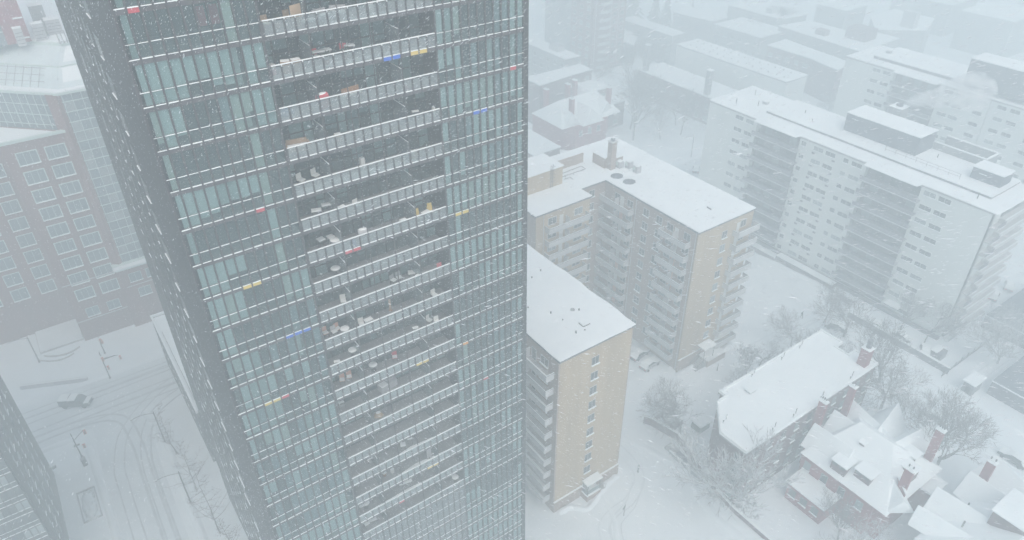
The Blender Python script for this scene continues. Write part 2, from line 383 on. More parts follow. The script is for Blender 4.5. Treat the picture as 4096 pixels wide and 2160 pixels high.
# ---- recessed balconies ----
BN = 18      # last balcony floor
psb = B(); npan = 0; rp = B(); nw = 0; bw = B(); bwm = B()
joints = [0, 4, 7, 10, 13, 17]
rng = random.Random(5)
for n in range(NT, NB+1):
    z = zs(n); top = (zs(n-1) - z) - 0.34
    if n <= BN:
        for a, c in zip(joints, joints[1:]):
            B().box(TH2+a*b_+.05, TV-0.05, z+0.90, TH2+c*b_-.03, TV+0.05, z+0.95).build('handrail', tfin, T)
            o = B().box(TH2+a*b_+.05, TV-0.075, z+0.951, TH2+c*b_-.03, TV+0.055, z+1.0).build('handrail_snow', snow2, T)
        for i in range(17):
            u = TH2 + i*b_
            pb_ = (u-(.075 if i in joints else .055), TV-.06, z-.33, u+(.075 if i in joints else .055), TV+.04, z+.90)
            B().box(*pb_).build('balustrade_post', tfin, T) if n <= 12 else psb.box(*pb_)
            snow_bit(u+.06, u+b_-.06, z-0.012)
            if i not in joints: B().box(u-.02, TV-.13, z+.86, u+.02, TV-.05, z+.99).build('bracket_snow', snow2, T) if n < 12 and npan < 120 else None
            if npan < 300: inst(cbox('glass_panel', .05, 0, 0, b_-.05, .02, .80, bglass), 'glass_panel', T, (u, TV-.01, z+.05)); npan += 1
            else: rp.box(u+.05, TV-.01, z+.05, u+b_-.05, TV+.01, z+.85)
        # snow lying on the balcony floor
        if n > 10 or rng.random() < .4:
            i0 = rng.randint(0, 5); i1 = rng.randint(11, 17)
            B().prism([(TH2+i0*b_+.1, TV+.1), (TH2+i1*b_-.1, TV+.1), (TH2+i1*b_-.1, TV+rng.uniform(.5, .9)), (TH2+(i0+i1)/2*b_, TV+rng.uniform(.7, 1.2)), (TH2+i0*b_+.1, TV+rng.uniform(.4, .8))], z-.018, z+.03).build('balcony_snow', snow2, T)
        # screens between flats, each capped with snow
        for c in (4, 13):
            u = TH2 + c*b_
            B().box(u-.02, TV+.12, z, u+.02, TV+2.08, z+1.75).build('divider_screen', bglass, T)
            B().box(u-.035, TV+.12, z+1.755, u+.035, TV+2.0, z+1.79).build('divider_snow', snow2, T)
        vb = TV + 2.15
        pts = [0, 1.4, 2.9, 4, 5.2, 6.6, 7.6, 9, 10.2, 11.6, 13, 14.2, 15.6, 17]
        for a, c in zip(pts, pts[1:]):
            ua, uc = TH2 + a*b_, TH2 + c*b_
            r = rng.random()
            (bwm).box(ua-.04, vb-.05, z, ua+.04, vb+.05, z+top)
            (bwm).box(ua+.04, vb-.04, z+.95, uc-.04, vb+.04, z+1.02)
            bw.box(ua+.04, vb, z, uc-.04, vb+.02, z+.95); bw.box(ua+.04, vb, z+1.02, uc-.04, vb+.02, z+top)
            ch_ = vr.choice((1.3, 2.0, 2.5, 2.5)); inst(cbox('curtain', 0, 0, 0, round(uc-ua-.1, 2), .03, ch_, vr.choice((blind, blind_reflect, blind4, blind_reflect))), 'curtain', T, (ua+.05, vb+.15, z+2.54-ch_)) if r < .55 else None
    else:
        for i in range(17):
            u = TH2 + i*b_
            restp2 = rp; restp2.box(u+.05, TV+.02, z, u+b_-.05, TV+.04, z+.87); restp2.box(u+.05, TV+.02, z+.93, u+b_-.05, TV+.04, z+min(top, 2.6))
            if top > 3: restp2.box(u+.05, TV+.02, z+2.66, u+b_-.05, TV+.04, z+top)
            snow_bit(u+.05, u+b_-.05, z-0.012); snow_bit(u+.05, u+b_-.05, z+.90, .7)
            if top > 3: snow_bit(u+.05, u+b_-.05, z+2.63, .6)
        B().box(TH2, TV-.03, z+.87, RU-.05, TV+.075, z+.93).build('transom', tfin, T)
tag(psb.build('lower_balustrade_posts', tfin, T), kind='stuff'); tag(rp.build('lower_glass_panels', bglass, T), kind='stuff'); tag(bw.build('balcony_windows', glass, T), kind='stuff'); tag(bwm.build('balcony_window_frames', tfin, T), kind='stuff'); 
for o in list(T.children):
    if o.name.startswith('snow_on_ledges'): bpy.data.objects.remove(o)
tag(sn.build('snow_on_ledges', snow2, T), kind='stuff')
for i in range(17):
    u = TH2 + i*b_
    B().box(u-.04, TV-.08, 0, u+.04, TV+.09, zs(BN)-.35).build('mullion', tfin, T)
for c in joints[1:-1]:
    B().box(TH2+c*b_-.03, TV-.04, zs(BN), TH2+c*b_+.03, TV+.04, ztop).build('balcony_strut', tfin, T)
# coloured spandrel panels: (floor, section, first, last+1, material)
for n, s, a, c, mm in ((-1, 'L', 1, 2, red), (1, 'M', 14, 16, yellow), (1, 'M', 11, 13, blue), (2, 'R', 9, 10, red), (3, 'R', 4, 6, blue), (6, 'R', 1, 3, yellow), (4, 'L', 7, 8, red), (6, 'L', 4, 6, yellow),
                       (6, 'M', 4, 6, red), (8, 'L', 7, 10, blue), (10, 'L', 3, 5, yellow), (10, 'L', 5, 6, red), (11, 'M', 11, 13, yellow), (11, 'R', 1, 2, orange), (13, 'R', 4, 5, red), (16, 'M', 11, 13, yellow), (17, 'M', 6, 7, red)):
    u0 = {'L': TU, 'M': TH2, 'R': RU}[s]
    for i in range(a, c):
        o = B().box(u0+i*b_+.05, TV-.045, zs(n)-.31, u0+(i+1)*b_-.05, TV-.018, zs(n)-.02).build('colour_panel', mm, T)
        o['label'] = {'red_panel': 'red', 'yellow_panel': 'yellow', 'blue_panel': 'blue', 'orange_panel': 'orange'}[mm.name] + ' enamelled panel on the slab edge'
# lower block beside the tower
P = thing('podium_block', (8, 111, 0), 'low dark building with snowed roof tucked behind the glass tower', 'building')
B().box(5.9, 96.0, 0, 15, 125.8, 11.4).build('wall', tdark, P)
B().box(6.25, 96.4, 11.402, 14.7, 125.4, 11.62).build('roof', snow, P)
B().box(5.85, 95.9, 11.402, 6.22, 125.9, 12.0).build('parapet', snow2, P); B().box(6.24, 125.45, 11.63, 15, 125.9, 12.0).build('parapet', snow2, P)
B().box(8.5, 120.5, 11.63, 10.2, 122.3, 12.9).build('roof_box', greyc, P); B().box(8.3, 107, 11.63, 8.9, 107.8, 12.2).build('roof_vent', metal, P)
B().box(6.5, 97, 11.63, 6.56, 120, 11.75).build('roof_rail', dmetal, P)
for k in range(14): inst(cbox('snowy_sill', -.05, 0, 0, 0, .8, .03, snow2), 'snowy_sill', P, (5.89, 97+2.0*k, 4.2 if k % 2 else 7.4))

# ---------------- twin tower, lower left ----------------
W = thing('glass_block', (-22, 96, 0), 'glass and dark metal tower cropped by the lower left corner of the view', 'tower')
E2, F2, K2 = -16.3, 84.6, 108.8; fl = 2.52
B().box(-40, F2+.35, 0, E2, K2, 52).build('wall', tdark, W)
for k in range(-8, 10):
    z = 26.7 - fl*k + .0
    if z > 51 or z < 0: continue
    B().box(-40, F2-.02, z-.3, E2, F2+.34, z-.01).build('spandrel_band', tband, W)
    for i in range(30):
        u = E2 - .2 - (i+1)*b_
        inst(cbox('window_pane', .04, 0, 0, b_-.04, .03, .78, wpane), 'window_pane', W, (u, F2+.02, z)) if i < 12 and z < 36 and z > 10 else None
        inst(cbox('window_pane', .04, 0, 0, b_-.04, .03, 1.35, wpane2 if rng.random() < .45 else wpane), 'window_pane', W, (u, F2+.02, z+.84)) if i < 12 and z < 36 and z > 10 else None
    B().box(-40, F2-.09, z-.01, E2-.2, F2+.02, z+.04).build('ledge_snow', snow2, W)
    B().box(-40, F2-.07, z+.80, E2-.2, F2+.02, z+.83).build('ledge_snow', snow2, W)
    for v0, v1 in ((88, 89), (91, 92.6), (95, 96), (99, 100.5), (103, 104)):
        f = inst(cbox('window', 0, 0, 0, .05, round(v1-v0, 2), 1.4, wpane), 'window', W, (E2-.02, v0, z+.05))
        inst(cbox('snowy_sill', 0, 0, -.05, .09, round(v1-v0, 2), .02, snow2), 'snowy_sill', f, (E2+.05, v0, z+.05)) if wr_.random() < .7 else None
for i in range(14):
    u = E2 - .2 - i*b_; B().box(u-.035, F2-.1, 0, u+.035, F2+.33, 51.9).build('mullion', tfin, W)
B().box(-40, F2+.06, 0, E2-.25, F2+.3, 52).build('backing', wpane, W)
# ---------------- buff brick blocks with balconies ----------------
def balcony(parent, face, a0, a1, c, zf, proj=1.35, both=True):
    """face 'u': on wall x=c projecting to -x, from y=a0..a1; 'v': on wall y=c projecting to -y; 'U': on x=c projecting to +x"""
    s = 1 if face == 'U' else -1
    def bx(b, s0, z0, s1, z1, d0, d1):
        if face == 'v': b.box(s0, c-d1, z0, s1, c-d0, z1)
        elif face == 'u': b.box(c-d1, s0, z0, c-d0, s1, z1)
        else: b.box(c+d0, s0, z0, c+d1, s1, z1)
        return b
    o = bx(B(), a0, zf-.16, a1, zf, .02, proj).build('balcony', conc, parent)
    p = bx(B(), a0, zf-.20, a1, zf+.80, proj+.003, proj+.06)
    bx(p, a0-.05, zf-.20, a0, zf+.80, .03, proj+.06); bx(p, a1, zf-.20, a1+.05, zf+.80, .03, proj+.06)
    p.build('balcony_panel', balc, o)
    r = bx(B(), a0-.05, zf+.84, a1+.05, zf+.93, proj-.01, proj+.07); bx(r, a0-.05, zf+.84, a0+.02, zf+.93, .05, proj-.01); bx(r, a1-.02, zf+.84, a1+.05, zf+.93, .05, proj-.01)
    r.build('handrail', rail_d, o)
    q = bx(B(), a0-.06, zf+.931, a1+.06, zf+1.0, proj-.02, proj+.08); bx(q, a0-.06, zf+.931, a0+.03, zf+1.0, .05, proj-.02); bx(q, a1-.03, zf+.931, a1+.06, zf+1.0, .05, proj-.02)
    bx(q, a0+.02, zf+.005, a1-.02, zf+.05+random.uniform(0, .05), proj*random.uniform(.3, .75), proj-.02)
    q.build('balcony_snow', snow2, o)
    if a1-a0 > 6: bx(B(), (a0+a1)/2-.04, zf+.1, (a0+a1)/2+.04, zf+1.7, .05, proj-.1).build('divider', balc, o)
    return o
def prism_wall(name, poly, z0, z1, m, parent): return B().prism(poly, z0, z1).build(name, m, parent)
def wavy(poly, z0, z1, jit=.12, step=2.0, out=.25):
    """a snow blanket over a roof outline with a slightly ragged edge"""
    pts = []
    n = len(poly); cxy = (sum(p[0] for p in poly)/n, sum(p[1] for p in poly)/n)
    for i, p in enumerate(poly):
        q = poly[(i+1) % n]; L = math.dist(p, q); k = max(1, int(L/step))
        d = ((q[0]-p[0])/L, (q[1]-p[1])/L)
        for j in range(k):
            t = j/k; r = random.uniform(-jit, jit) if j else 0
            pts.append((p[0]+(q[0]-p[0])*t + d[1]*r, p[1]+(q[1]-p[1])*t - d[0]*r))
    return B().prism(pts, z0, z1)
def offs(poly, d):
    a = sum(poly[k][0]*poly[(k+1) % len(poly)][1]-poly[(k+1) % len(poly)][0]*poly[k][1] for k in range(len(poly)))
    if a < 0: poly = poly[::-1]
    n = len(poly); o = []
    for i in range(n):
        p0, p1, p2 = (Vector(poly[(i-1) % n]), Vector(poly[i]), Vector(poly[(i+1) % n]))
        e1 = (p1-p0).normalized(); e2 = (p2-p1).normalized(); n1 = Vector((e1.y, -e1.x)); n2 = Vector((e2.y, -e2.x))
        bis = (n1+n2); bis = bis / max(.3, bis.dot(n1)); o.append(tuple(p1 + bis*d))
    return o
def flat_roof(parent, poly, z, over=.35, th=.22, edge=rail_d, jit=.06):
    B().prism(offs(poly, over), z-.25, z).build('roof_edge', edge, parent)
    wavy(offs(poly, over+.02), z+.002, z+th, jit).build('roof_snow', snow, parent)
def roof_pipe(parent, u, v, z, h=.7, r=.1): B().tube((u, v, z), (u, v, z+h), r, r, 6).build('vent_pipe', dmetal, parent)

# near block
N = thing('apartment_block', (53, 68, 0), 'near buff brick apartment block with one column of small windows on its end wall', 'apartment block')
P2 = [(46.2, 55.2), (59.1, 55.2), (59.1, 80.8), (46.2, 80.8)]
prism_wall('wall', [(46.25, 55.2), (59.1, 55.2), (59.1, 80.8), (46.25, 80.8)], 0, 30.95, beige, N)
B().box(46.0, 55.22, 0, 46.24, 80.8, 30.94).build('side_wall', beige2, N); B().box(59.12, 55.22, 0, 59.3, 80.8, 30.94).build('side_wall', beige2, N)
B().box(46.0, 55.02, 0, 59.3, 55.18, 2.35).build('plinth', beige2, N); B().box(45.98, 54.92, 2.352, 59.32, 55.18, 2.45).build('plinth_snow', snow2, N)
flat_roof(N, P2, 31.2, over=.3, th=.2, jit=.16)
for k in range(9): window(N, 'v', 52.45, 27.35-2.8*k, 1.2, 1.4, 55.19, 2, fm=balc, pm=wpane, t=.03)
for k in range(10):
    zf = 27.6-2.8*k
    balcony(N, 'u', 56.1, 67.0, 46.0, zf); balcony(N, 'u', 68.5, 79, 46.0, zf)
    balcony(N, 'U', 57.5, 66, 59.3, zf, 1.2); 
    for v, w_ in ((58.2, 1.6), (60.6, .9), (63.5, 1.6), (65.6, 1.3), (70, 1.6), (73, 1.6), (76, 1.5)): window(N, 'u', v, zf+(.05 if w_ < 1 else .8), w_, 2.0 if w_ < 1 else 1.3, 45.995, 1 if w_ < 1 else 2, sill=w_ > 1, fm=balc)
B().tube((46.1, 55.6, 0), (46.1, 55.6, 31), .07, .07).build('downpipe', balc, N)
pc = thing('entrance_canopy', (53, 54.6, 0), 'snow topped porch against the end wall of the near buff brick block', 'porch')
B().box(51.5, 53.6, 0, 54.3, 55.0, 1.15).build('porch_base', beige2, pc); B().box(51.45, 53.55, 1.152, 54.35, 55.0, 1.35).build('porch_snow', snow2, pc)
B().box(51.55, 53.7, 3.45, 54.5, 55.0, 3.6).build('canopy', balc, pc); B().box(51.45, 53.6, 3.602, 54.6, 55.0, 3.85).build('canopy_snow', snow, pc)
for u, v in ((51.7, 53.75), (54.15, 53.75), (54.15, 54.9), (51.7, 54.9)): B().box(u-.05, v-.05, 1.16, u+.05, v+.05, 3.44).build('post', dmetal, pc)
B().box(51.66, 53.8, 1.36, 54.2, 53.83, 2.2).build('glass_screen', bglass, pc); B().box(51.6, 53.85, 1.36, 51.63, 54.8, 3.3).build('glass_screen', bglass, pc)
for k in range(4): B().box(54.4+.32*k, 53.9, 0, 54.7+.32*k, 54.8, 1.0-.25*k).build('step', conc, pc)
for v in (53.95, 54.75):
    B().tube((54.4, v, 2.0), (55.8, v, 1.0), .03, .03, 5).build('handrail', dmetal, pc)
    for k in range(3): B().tube((54.5+.6*k, v, .2), (54.5+.6*k, v, 1.9-.42*k), .025, .025, 4).build('baluster', dmetal, pc)
random.seed(3)
for u, v in ((49.3, 66.6), (56.4, 73.0), (54.2, 72.3), (51.2, 63.7), (54.9, 61.9), (51.6, 61.5), (52.7, 58.0), (51.3, 58.2)): roof_pipe(N, u, v, 31.2, random.uniform(.3, .6), .12)
B().dome((54.2, 62.5, 31.38), .35, .35, .3).build('roof_vent', metal, N)
hb2 = B(); hb2.box(53.0, 58.6, 31.38, 54.1, 59.7, 31.62); hb2.build('roof_hatch', snow, N); B().box(52.95, 58.55, 31.38, 54.15, 58.6, 31.55).build('hatch_edge', dmetal, N); B().box(52.9, 58.6, 31.38, 52.95, 59.6, 31.52).build('hatch_edge', dmetal, N)

# L shaped block behind
L = thing('apartment_block', (85, 84, 0), 'L shaped buff brick apartment block with roof chimney and stacked balconies', 'apartment block')
PL = [(85.0, 66.9), (98.8, 66.9), (98.8, 103.7), (66.0, 103.7), (66.0, 87.15), (78.3, 87.15), (78.3, 90.4), (85.0, 90.4)]
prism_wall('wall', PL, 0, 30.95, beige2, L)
B().box(84.8, 66.75, 0, 98.9, 66.89, 30.94).build('end_wall', beige, L); B().box(66.0, 87.0, 0, 78.3, 87.14, 30.94).build('end_wall', beige, L)
B().box(84.75, 66.6, 0, 98.9, 66.74, 2.9).build('plinth', beige2, L); B().box(84.7, 66.5, 2.902, 98.9, 66.74, 3.0).build('plinth_snow', snow2, L)
flat_roof(L, PL, 31.2, over=.3)
for k in range(10):
    zf = 27.6-2.8*k
    balcony(L, 'u', 68.3, 74.6, 85.0, zf); balcony(L, 'u', 82.3, 91-.7, 85.0, zf); balcony(L, 'v', 68.0, 77.3, 87.0, zf); balcony(L, 'v', 93.9, 99.4, 66.74, zf)
    balcony(L, 'U', 69, 75, 98.9, zf)
    for v in (79.2, 75.9): window(L, 'u', v, zf+.9, 1.3, 1.4, 84.99, 2, fm=balc)
    for v in (73.2, 69.2, 83.4, 86.8): window(L, 'u', v, zf+.85, 1.4, 1.3, 84.99, 2, sill=False, fm=balc)
    for v in (71.2, 85.1): f = inst(cbox('balcony_door', -.05, 0, 0, 0, .9, 2.05, frame_w if random.random() < .5 else peach), 'balcony_door', L, (84.99, v, zf+.02))
    window(L, 'v', 91.7, zf+.1, 1.2, 1.4, 66.74, 2, fm=balc)
    for u in (69.6, 75.6): window(L, 'v', u, zf+.85, 1.8, 1.3, 86.99, 2, sill=False)
    f = inst(cbox('balcony_door', 0, -.05, 0, .9, 0, 2.05, frame_w), 'balcony_door', L, (71.2, 86.99, zf+.02))
    window(L, 'v', 96.4, zf+.85, 1.4, 1.3, 66.74, 2, sill=False); window(L, 'v', 81.6, zf+.9, 1.3, 1.4, 90.39, 2)
    inst(cbox('balcony_door', 0, -.05, 0, .8, 0, 2.05, frame_w), 'balcony_door', L, (94.7, 66.73, zf+.02))
for u, v in ((84.9, 67.3), (84.9, 81.8), (67.6, 86.9)): B().tube((u, v, 0), (u, v, 31), .07, .07).build('downpipe', balc, L)
# roof things
cm = thing('roof_chimney', (88.4, 92.8, 31.4), 'square buff chimney rising from low parapet walls on the L shaped block', 'chimney')
B().box(87.9, 92.4, 31.42, 89.1, 93.6, 37).build('stack', beige2, cm); B().box(87.8, 92.3, 37.002, 89.2, 93.7, 37.2).build('cap', balc, cm)
B().tube((88.5, 93, 37.2), (88.5, 93, 37.9), .42, .42, 10).build('flue', pent, cm); B().tube((88.5, 93, 37.9), (88.5, 93, 38.0), .46, .1, 10).build('flue_snow', snow2, cm)
B().box(87.4, 93.7, 31.42, 87.6, 97.2, 33.5).build('parapet', beige2, cm); B().box(87.36, 93.65, 33.502, 87.64, 97.25, 33.6).build('parapet_snow', snow2, cm)
B().box(89.2, 93.0, 31.42, 91.5, 93.2, 33.2).build('parapet', beige2, cm); B().box(89.15, 92.96, 33.202, 91.5, 93.24, 33.3).build('parapet_snow', snow2, cm)
B().box(87.6, 93.62, 31.42, 88.0, 93.75, 33.5).build('parapet', beige2, cm)
fu = []
for i, (u, v) in enumerate(((90.2, 92.4), (91.6, 91.2), (91.5, 88.9))):
    f = thing('roof_fan', (u, v, 31.42), ['pale roof ventilation unit nearest the square chimney', 'pale roof ventilation unit in the middle of three', 'pale roof ventilation unit farthest from the square chimney'][i], 'ventilation unit', 'ventilation units on the L shaped roof')
    B().box(u-.55, v-.55, 31.44, u+.55, v+.55, 32.7).build('housing', greyc, f); B().box(u-.7, v-.1, 32.0, u-.56, v+.5, 32.6).build('intake', hframe, f); B().dome((u, v, 32.702), .55, .55, .32).build('cap_snow', snow2, f)
    for a in (-.45, .45): B().box(u+a-.05, v-.6, 31.4, u+a+.05, v+.6, 31.45).build('foot', dmetal, f)
for i, (u, v) in enumerate(((87.3, 89.9), (87.6, 86.8))):
    b = B(); n = 20; b.v = [(u+1.25*math.cos(2*math.pi*k/n)*(1+.08*math.sin(3*k)), v+1.15*math.sin(2*math.pi*k/n), 31.432) for k in range(n)] + [(u+1.1*math.cos(2*math.pi*k/n), v+1.0*math.sin(2*math.pi*k/n), 31.45) for k in range(n)]
    b.f = [tuple(range(n, 2*n))] + [(k, (k+1) % n, n+(k+1) % n, n+k) for k in range(n)]
    b.build('melted_patch', pent, L)
B().box(92, 70.6, 31.42, 93, 71.6, 31.7).build('roof_hatch', snow, L); B().box(91.93, 70.55, 31.42, 91.99, 71.6, 31.65).build('hatch_edge', rail_d, L)
ph = thing('lift_penthouse', (73, 96.5, 31.4), 'buff brick lift house with cage ladder on the L shaped roof', 'penthouse')
B().box(68.5, 93.6, 31.42, 77.0, 99.6, 35.0).build('wall', beige, ph); B().box(68.3, 93.4, 35.002, 77.2, 99.8, 35.25).build('roof', snow, ph)
lad = B()
for u in (74.0, 74.5): lad.box(u-.03, 93.3, 31.45, u+.03, 93.36, 36.2)
for k in range(16): lad.box(74.03, 93.31, 31.7+.27*k, 74.47, 93.35, 31.74+.27*k)
lad.build('ladder', dmetal, ph)
cg = B()
for k in range(5):
    z = 33+.75*k
    for a, c in (((74, 93.3), (73.95, 92.7)), ((73.95, 92.7), (74.55, 92.7)), ((74.55, 92.7), (74.5, 93.3))): cg.tube((*a, z), (*c, z), .025, .025, 4)
cg.build('safety_cage', dmetal, ph)
fr = thing('roof_frame', (81, 97.5, 31.4), 'low steel pipe frame lying beside the lift house on the L shaped roof', 'frame')
fb = B()
for a, c in (((78.0, 95.2), (84, 95.2)), ((78, 96.2), (84, 96.6)), ((84, 95.2), (84, 96.6)), ((77.9, 94.2), (79.3, 94.2)), ((79.3, 94.2), (79.3, 93.2))): fb.tube((*a, 31.75), (*c, 31.75), .07, .07, 5)
fb.build('pipe', rail_d, fr); B().box(78.1, 98.2, 31.42, 85.9, 98.4, 33.4).build('screen_wall', beige2, fr)
for u in (79, 81, 83): B().box(u-.05, 95.15, 31.42, u+.05, 95.25, 31.74).build('leg', rail_d, fr)

bay_s = mat('grey_balcony_slab', (.26, .26, .28), .9)
# ---------------- white slab blocks ----------------
def slab_block(name, label, U0, U1, V0, V1, blocks, bays, wins, zr, rows, z0row, bayd=1.2, seed=1, stepv=None):
    rnd = random.Random(seed)
    S = thing(name, ((U0+U1)/2, (V0+V1)/2, 0), label, 'apartment block')
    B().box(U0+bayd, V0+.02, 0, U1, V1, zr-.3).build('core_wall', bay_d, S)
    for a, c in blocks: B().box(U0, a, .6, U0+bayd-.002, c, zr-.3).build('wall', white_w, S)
    B().box(U0, V0-.0, .6, U0+3.9, V0+.018, zr-.3).build('end_wall', white_w, S)
    out = [(U0-.05, V0-1.0), (U1, V0-1.0), (U1, V1), (U0-.05, V1)]
    B().box(U0-.15, V0-.3, zr-.3, U1+.2, V1+.2, zr).build('roof_slab', conc, S)
    pr = [(U0-.2, V0-.9)]
    for a, c in bays: pr += [(U0-.2, a), (U0-1.75, a+.15), (U0-1.75, c-.15), (U0-.2, c)]
    pr += [(U0-.2, V1+.2), (U1+.2, V1+.2), (U1+.2, V0-.9)]
    wavy(pr, zr+.002, zr+.2, .08, 3).build('roof_snow', snow, S)
    for k in range(rows):
        zt = z0row-2.93*k
        for v0, v1 in wins:
            if abs(v1-v0) < 1.5 and False: continue
            window(S, 'u', (v0+v1)/2, zt-.95, abs(v1-v0)-.1, .95, U0-.004, 2 if abs(v1-v0) > 1.5 else 1, fm=white_w, pm=wpane2 if rnd.random() < .3 else wpane)
        if zt < 3: continue
        zf = zt-2.3
        for a, c in bays:
            B().box(U0-1.7, a-.6, zf-.18, U0+bayd-.01, c+.0, zf).build('balcony_slab', bay_s, S)
            B().box(U0-1.70, a-.6, zf+.002, U0-1.62, c, zf+.06).build('slab_snow', snow2, S)
            B().box(U0-1.6, a-.5, zf+.05, U0-1.55, c-.1, zf+.95).build('balustrade', bay_r, S)
            o = B().box(U0-1.62, a-.5, zf+.952, U0-1.53, c-.1, zf+.98).build('handrail_snow', bay_s, S)
            for q in range(3):
                vv = a + (c-a)*(q+.5)/3 + rnd.uniform(-.8, .8)
                B().box(U0+bayd-.05, vv-.9, zf+.1, U0+bayd-.005, vv+.9, zf+2.2).build('balcony_window', wpane2 if rnd.random() < .4 else wpane, S)
    return S
bays = [(56.0, 67.6), (83.5, 95.1)]
W1 = slab_block('slab_block', 'long white apartment slab with dark grey penthouse on its snowed roof', 135.0, 150.5, 42.7, 109.3, [(42.7, 56.0), (67.6, 83.5), (95.1, 109.3)], bays,
                [(55.3, 52.9), (52.4, 50.0), (83.0, 81.8), (79.9, 77.5), (77.0, 74.6), (72.7, 71.5), (70.8, 68.4), (101.2, 98.9), (98.2, 95.9)], 29.3, 10, 28.5)
for k in range(10):
    for v in (79.7, 74.8): inst(cbox('air_vent', -.12, -.35, 0, 0, .35, .35, rail_d), 'air_vent', W1, (134.99, v, 26.7-2.93*k+ .0))
B().box(139.3, 45.4, 29.32, 150.2, 96.2, 29.9).build('upper_roof', bay_d, W1); wavy([(139.2, 45.3), (150.3, 45.3), (150.3, 96.2), (139.2, 96.2)], 29.902, 30.12, .08, 4).build('upper_roof_snow', snow, W1)
# end wall balconies of the white slab (faces the car park)
for k in range(10):
    zf = 26.2-2.93*k
    o = B().box(135.6, 41.2, zf-.16, 138.6, 42.68, zf).build('corner_balcony', balc, W1); B().box(135.55, 41.15, zf+.002, 138.6, 41.25, zf+.07).build('slab_snow', snow2, o); B().box(135.62, 41.3, zf+.05, 138.55, 41.35, zf+.9).build('balustrade', bay_r, o)
    B().box(138.7, 41.6, zf-.25, 150.5, 42.68, zf+.9).build('end_balcony', balc, W1); B().box(138.7, 41.5, zf+.902, 150.5, 41.7, zf+.98).build('slab_snow', snow2, W1)
    for q in range(5): B().box(139.2+2.3*q, 42.62, zf+1.0, 141+2.3*q, 42.685, zf+2.5).build('end_window', wpane2 if q % 2 else wpane, W1)
B().box(132.3, 65.8, 0, 134.0, 81, .85).build('low_ledge', bay_d, W1); wavy([(132.2, 66), (134.05, 66), (134.05, 81), (132.2, 81)], .852, 1.0, .06, 3).build('ledge_snow', snow, W1)
struct('dark_strip', B().poly([(130.2, 60, .012), (132.2, 60, .012), (132.2, 96, .012), (130.6, 96, .012)]), bay_r)  # flat dark strip on the ground along the slab's foot
B().box(133.0, 51.6, 2.6, 134.98, 54.6, 2.8).build('door_canopy', conc, W1); B().box(132.9, 51.5, 2.802, 134.98, 54.7, 3.0).build('canopy_snow', snow, W1)
B().box(134.1, 42.9, 0, 134.99, 109, .6).build('plinth', bay_d, W1)
def penthouse(label, u0, v0, u1, v1, z0, z1, u2=None):
    p = thing('penthouse', ((u0+u1)/2, (v0+v1)/2, z0), label, 'penthouse')
    B().box(u0, v0, z0, u1, v1, z1).build('wall', pent, p); wavy([(u0-.15, v0-.15), (u1+.15, v0-.15), (u1+.15, v1+.15), (u0-.15, v1+.15)], z1+.002, z1+.22, .05, 2).build('roof_snow', snow, p)
    B().box(u0-.12, v1-2.8, z1-.9, u0-.02, v1-1.4, z1-.8).build('light_fitting', snow2, p); return p
p1 = penthouse('largest dark grey penthouse with snowed roof on the white apartment slab', 143.8, 63.0, 150.2, 79.4, 30.13, 34.0)
p2 = penthouse('small dark grey penthouse at the near end of the white apartment slab', 143.6, 46.2, 147.6, 51.8, 30.13, 32.4)
st = thing('boiler_stack', (151, 74, 30), 'square grey flue box blowing steam behind the large dark penthouse', 'flue')
B().box(150.4, 71.5, 29.2, 153.4, 74.3, 35.6).build('housing', grey_w, st); B().box(150.3, 71.4, 35.602, 153.5, 74.4, 35.75).build('cap_snow', snow2, st); B().tube((151.9, 72.9, 35.6), (151.9, 72.9, 36.1), .7, .7, 10).build('flue', pent, st)
rl = thing('roof_railing', (142, 58, 30), 'thin pipe guard rail along the snowed roof of the white slab', 'railing')
rb = B()
for k in range(8): rb.tube((141.2, 52.5+2.2*k, 30.13), (141.2, 52.5+2.2*k, 31.2), .04, .04, 4)
for z in (30.6, 31.15): rb.tube((141.2, 52.5, z), (141.2, 68, z), .03, .03, 4)
rb.build('rail', rail_d, rl)
pw = thing('roof_parapet', (151, 57, 29.3), 'stepped roof screen wall behind the dark penthouse on the white slab', 'parapet')
for (a, b2, c, d) in ((150.2, 52.3, 150.5, 62.9), (150.5, 52.3, 155, 52.6), (155, 52.3, 155.3, 62.9)): B().box(a, b2, 29.2, c, d, 31.6).build('wall', grey_w, pw); B().box(a-.05, b2-.05, 31.602, c+.05, d+.05, 31.75).build('wall_snow', snow2, pw)
B().box(150.5, 52.6, 0, 158, 63, 29.2).build('rear_wing', white_w, W1); B().box(150.5, 52.65, 29.202, 155, 62.9, 29.4).build('rear_wing_snow', snow, W1)
for u, v in ((137.5, 47), (145, 90), (142, 86), (147, 60), (141, 100), (146, 105), (138, 104)): roof_pipe(W1, u, v, 29.4, 1.4, .09)
B().box(143, 99.2, 29.4, 144, 100.4, 30.1).build('roof_hatch', greyc, W1); B().box(142.9, 99.1, 30.102, 144.1, 100.5, 30.25).build('hatch_snow', snow2, W1)
W2 = slab_block('slab_block', 'second white apartment slab farther back, half lost in snow and steam', 190.0, 206.0, 57.0, 109.5, [(57, 70), (70.2, 82.5), (95.1, 109.5)], [(83.0, 94.9)],
                [(101.2, 98.9), (98.2, 95.9), (81.5, 79.1), (78.6, 76.2), (73.5, 71.2), (68.5, 66.3), (65.5, 63.2), (60.5, 58.2)], 29.3, 10, 28.5, seed=4)
B().box(194.0, 72.4, 29.52, 205.8, 104, 30.2).build('upper_roof', bay_d, W2); wavy([(193.9, 72.3), (205.9, 72.3), (205.9, 104), (193.9, 104)], 30.202, 30.42, .1, 4).build('upper_roof_snow', snow, W2)
B().box(198, 102, 30.45, 199.2, 103.2, 31).build('roof_hatch', greyc, W2)
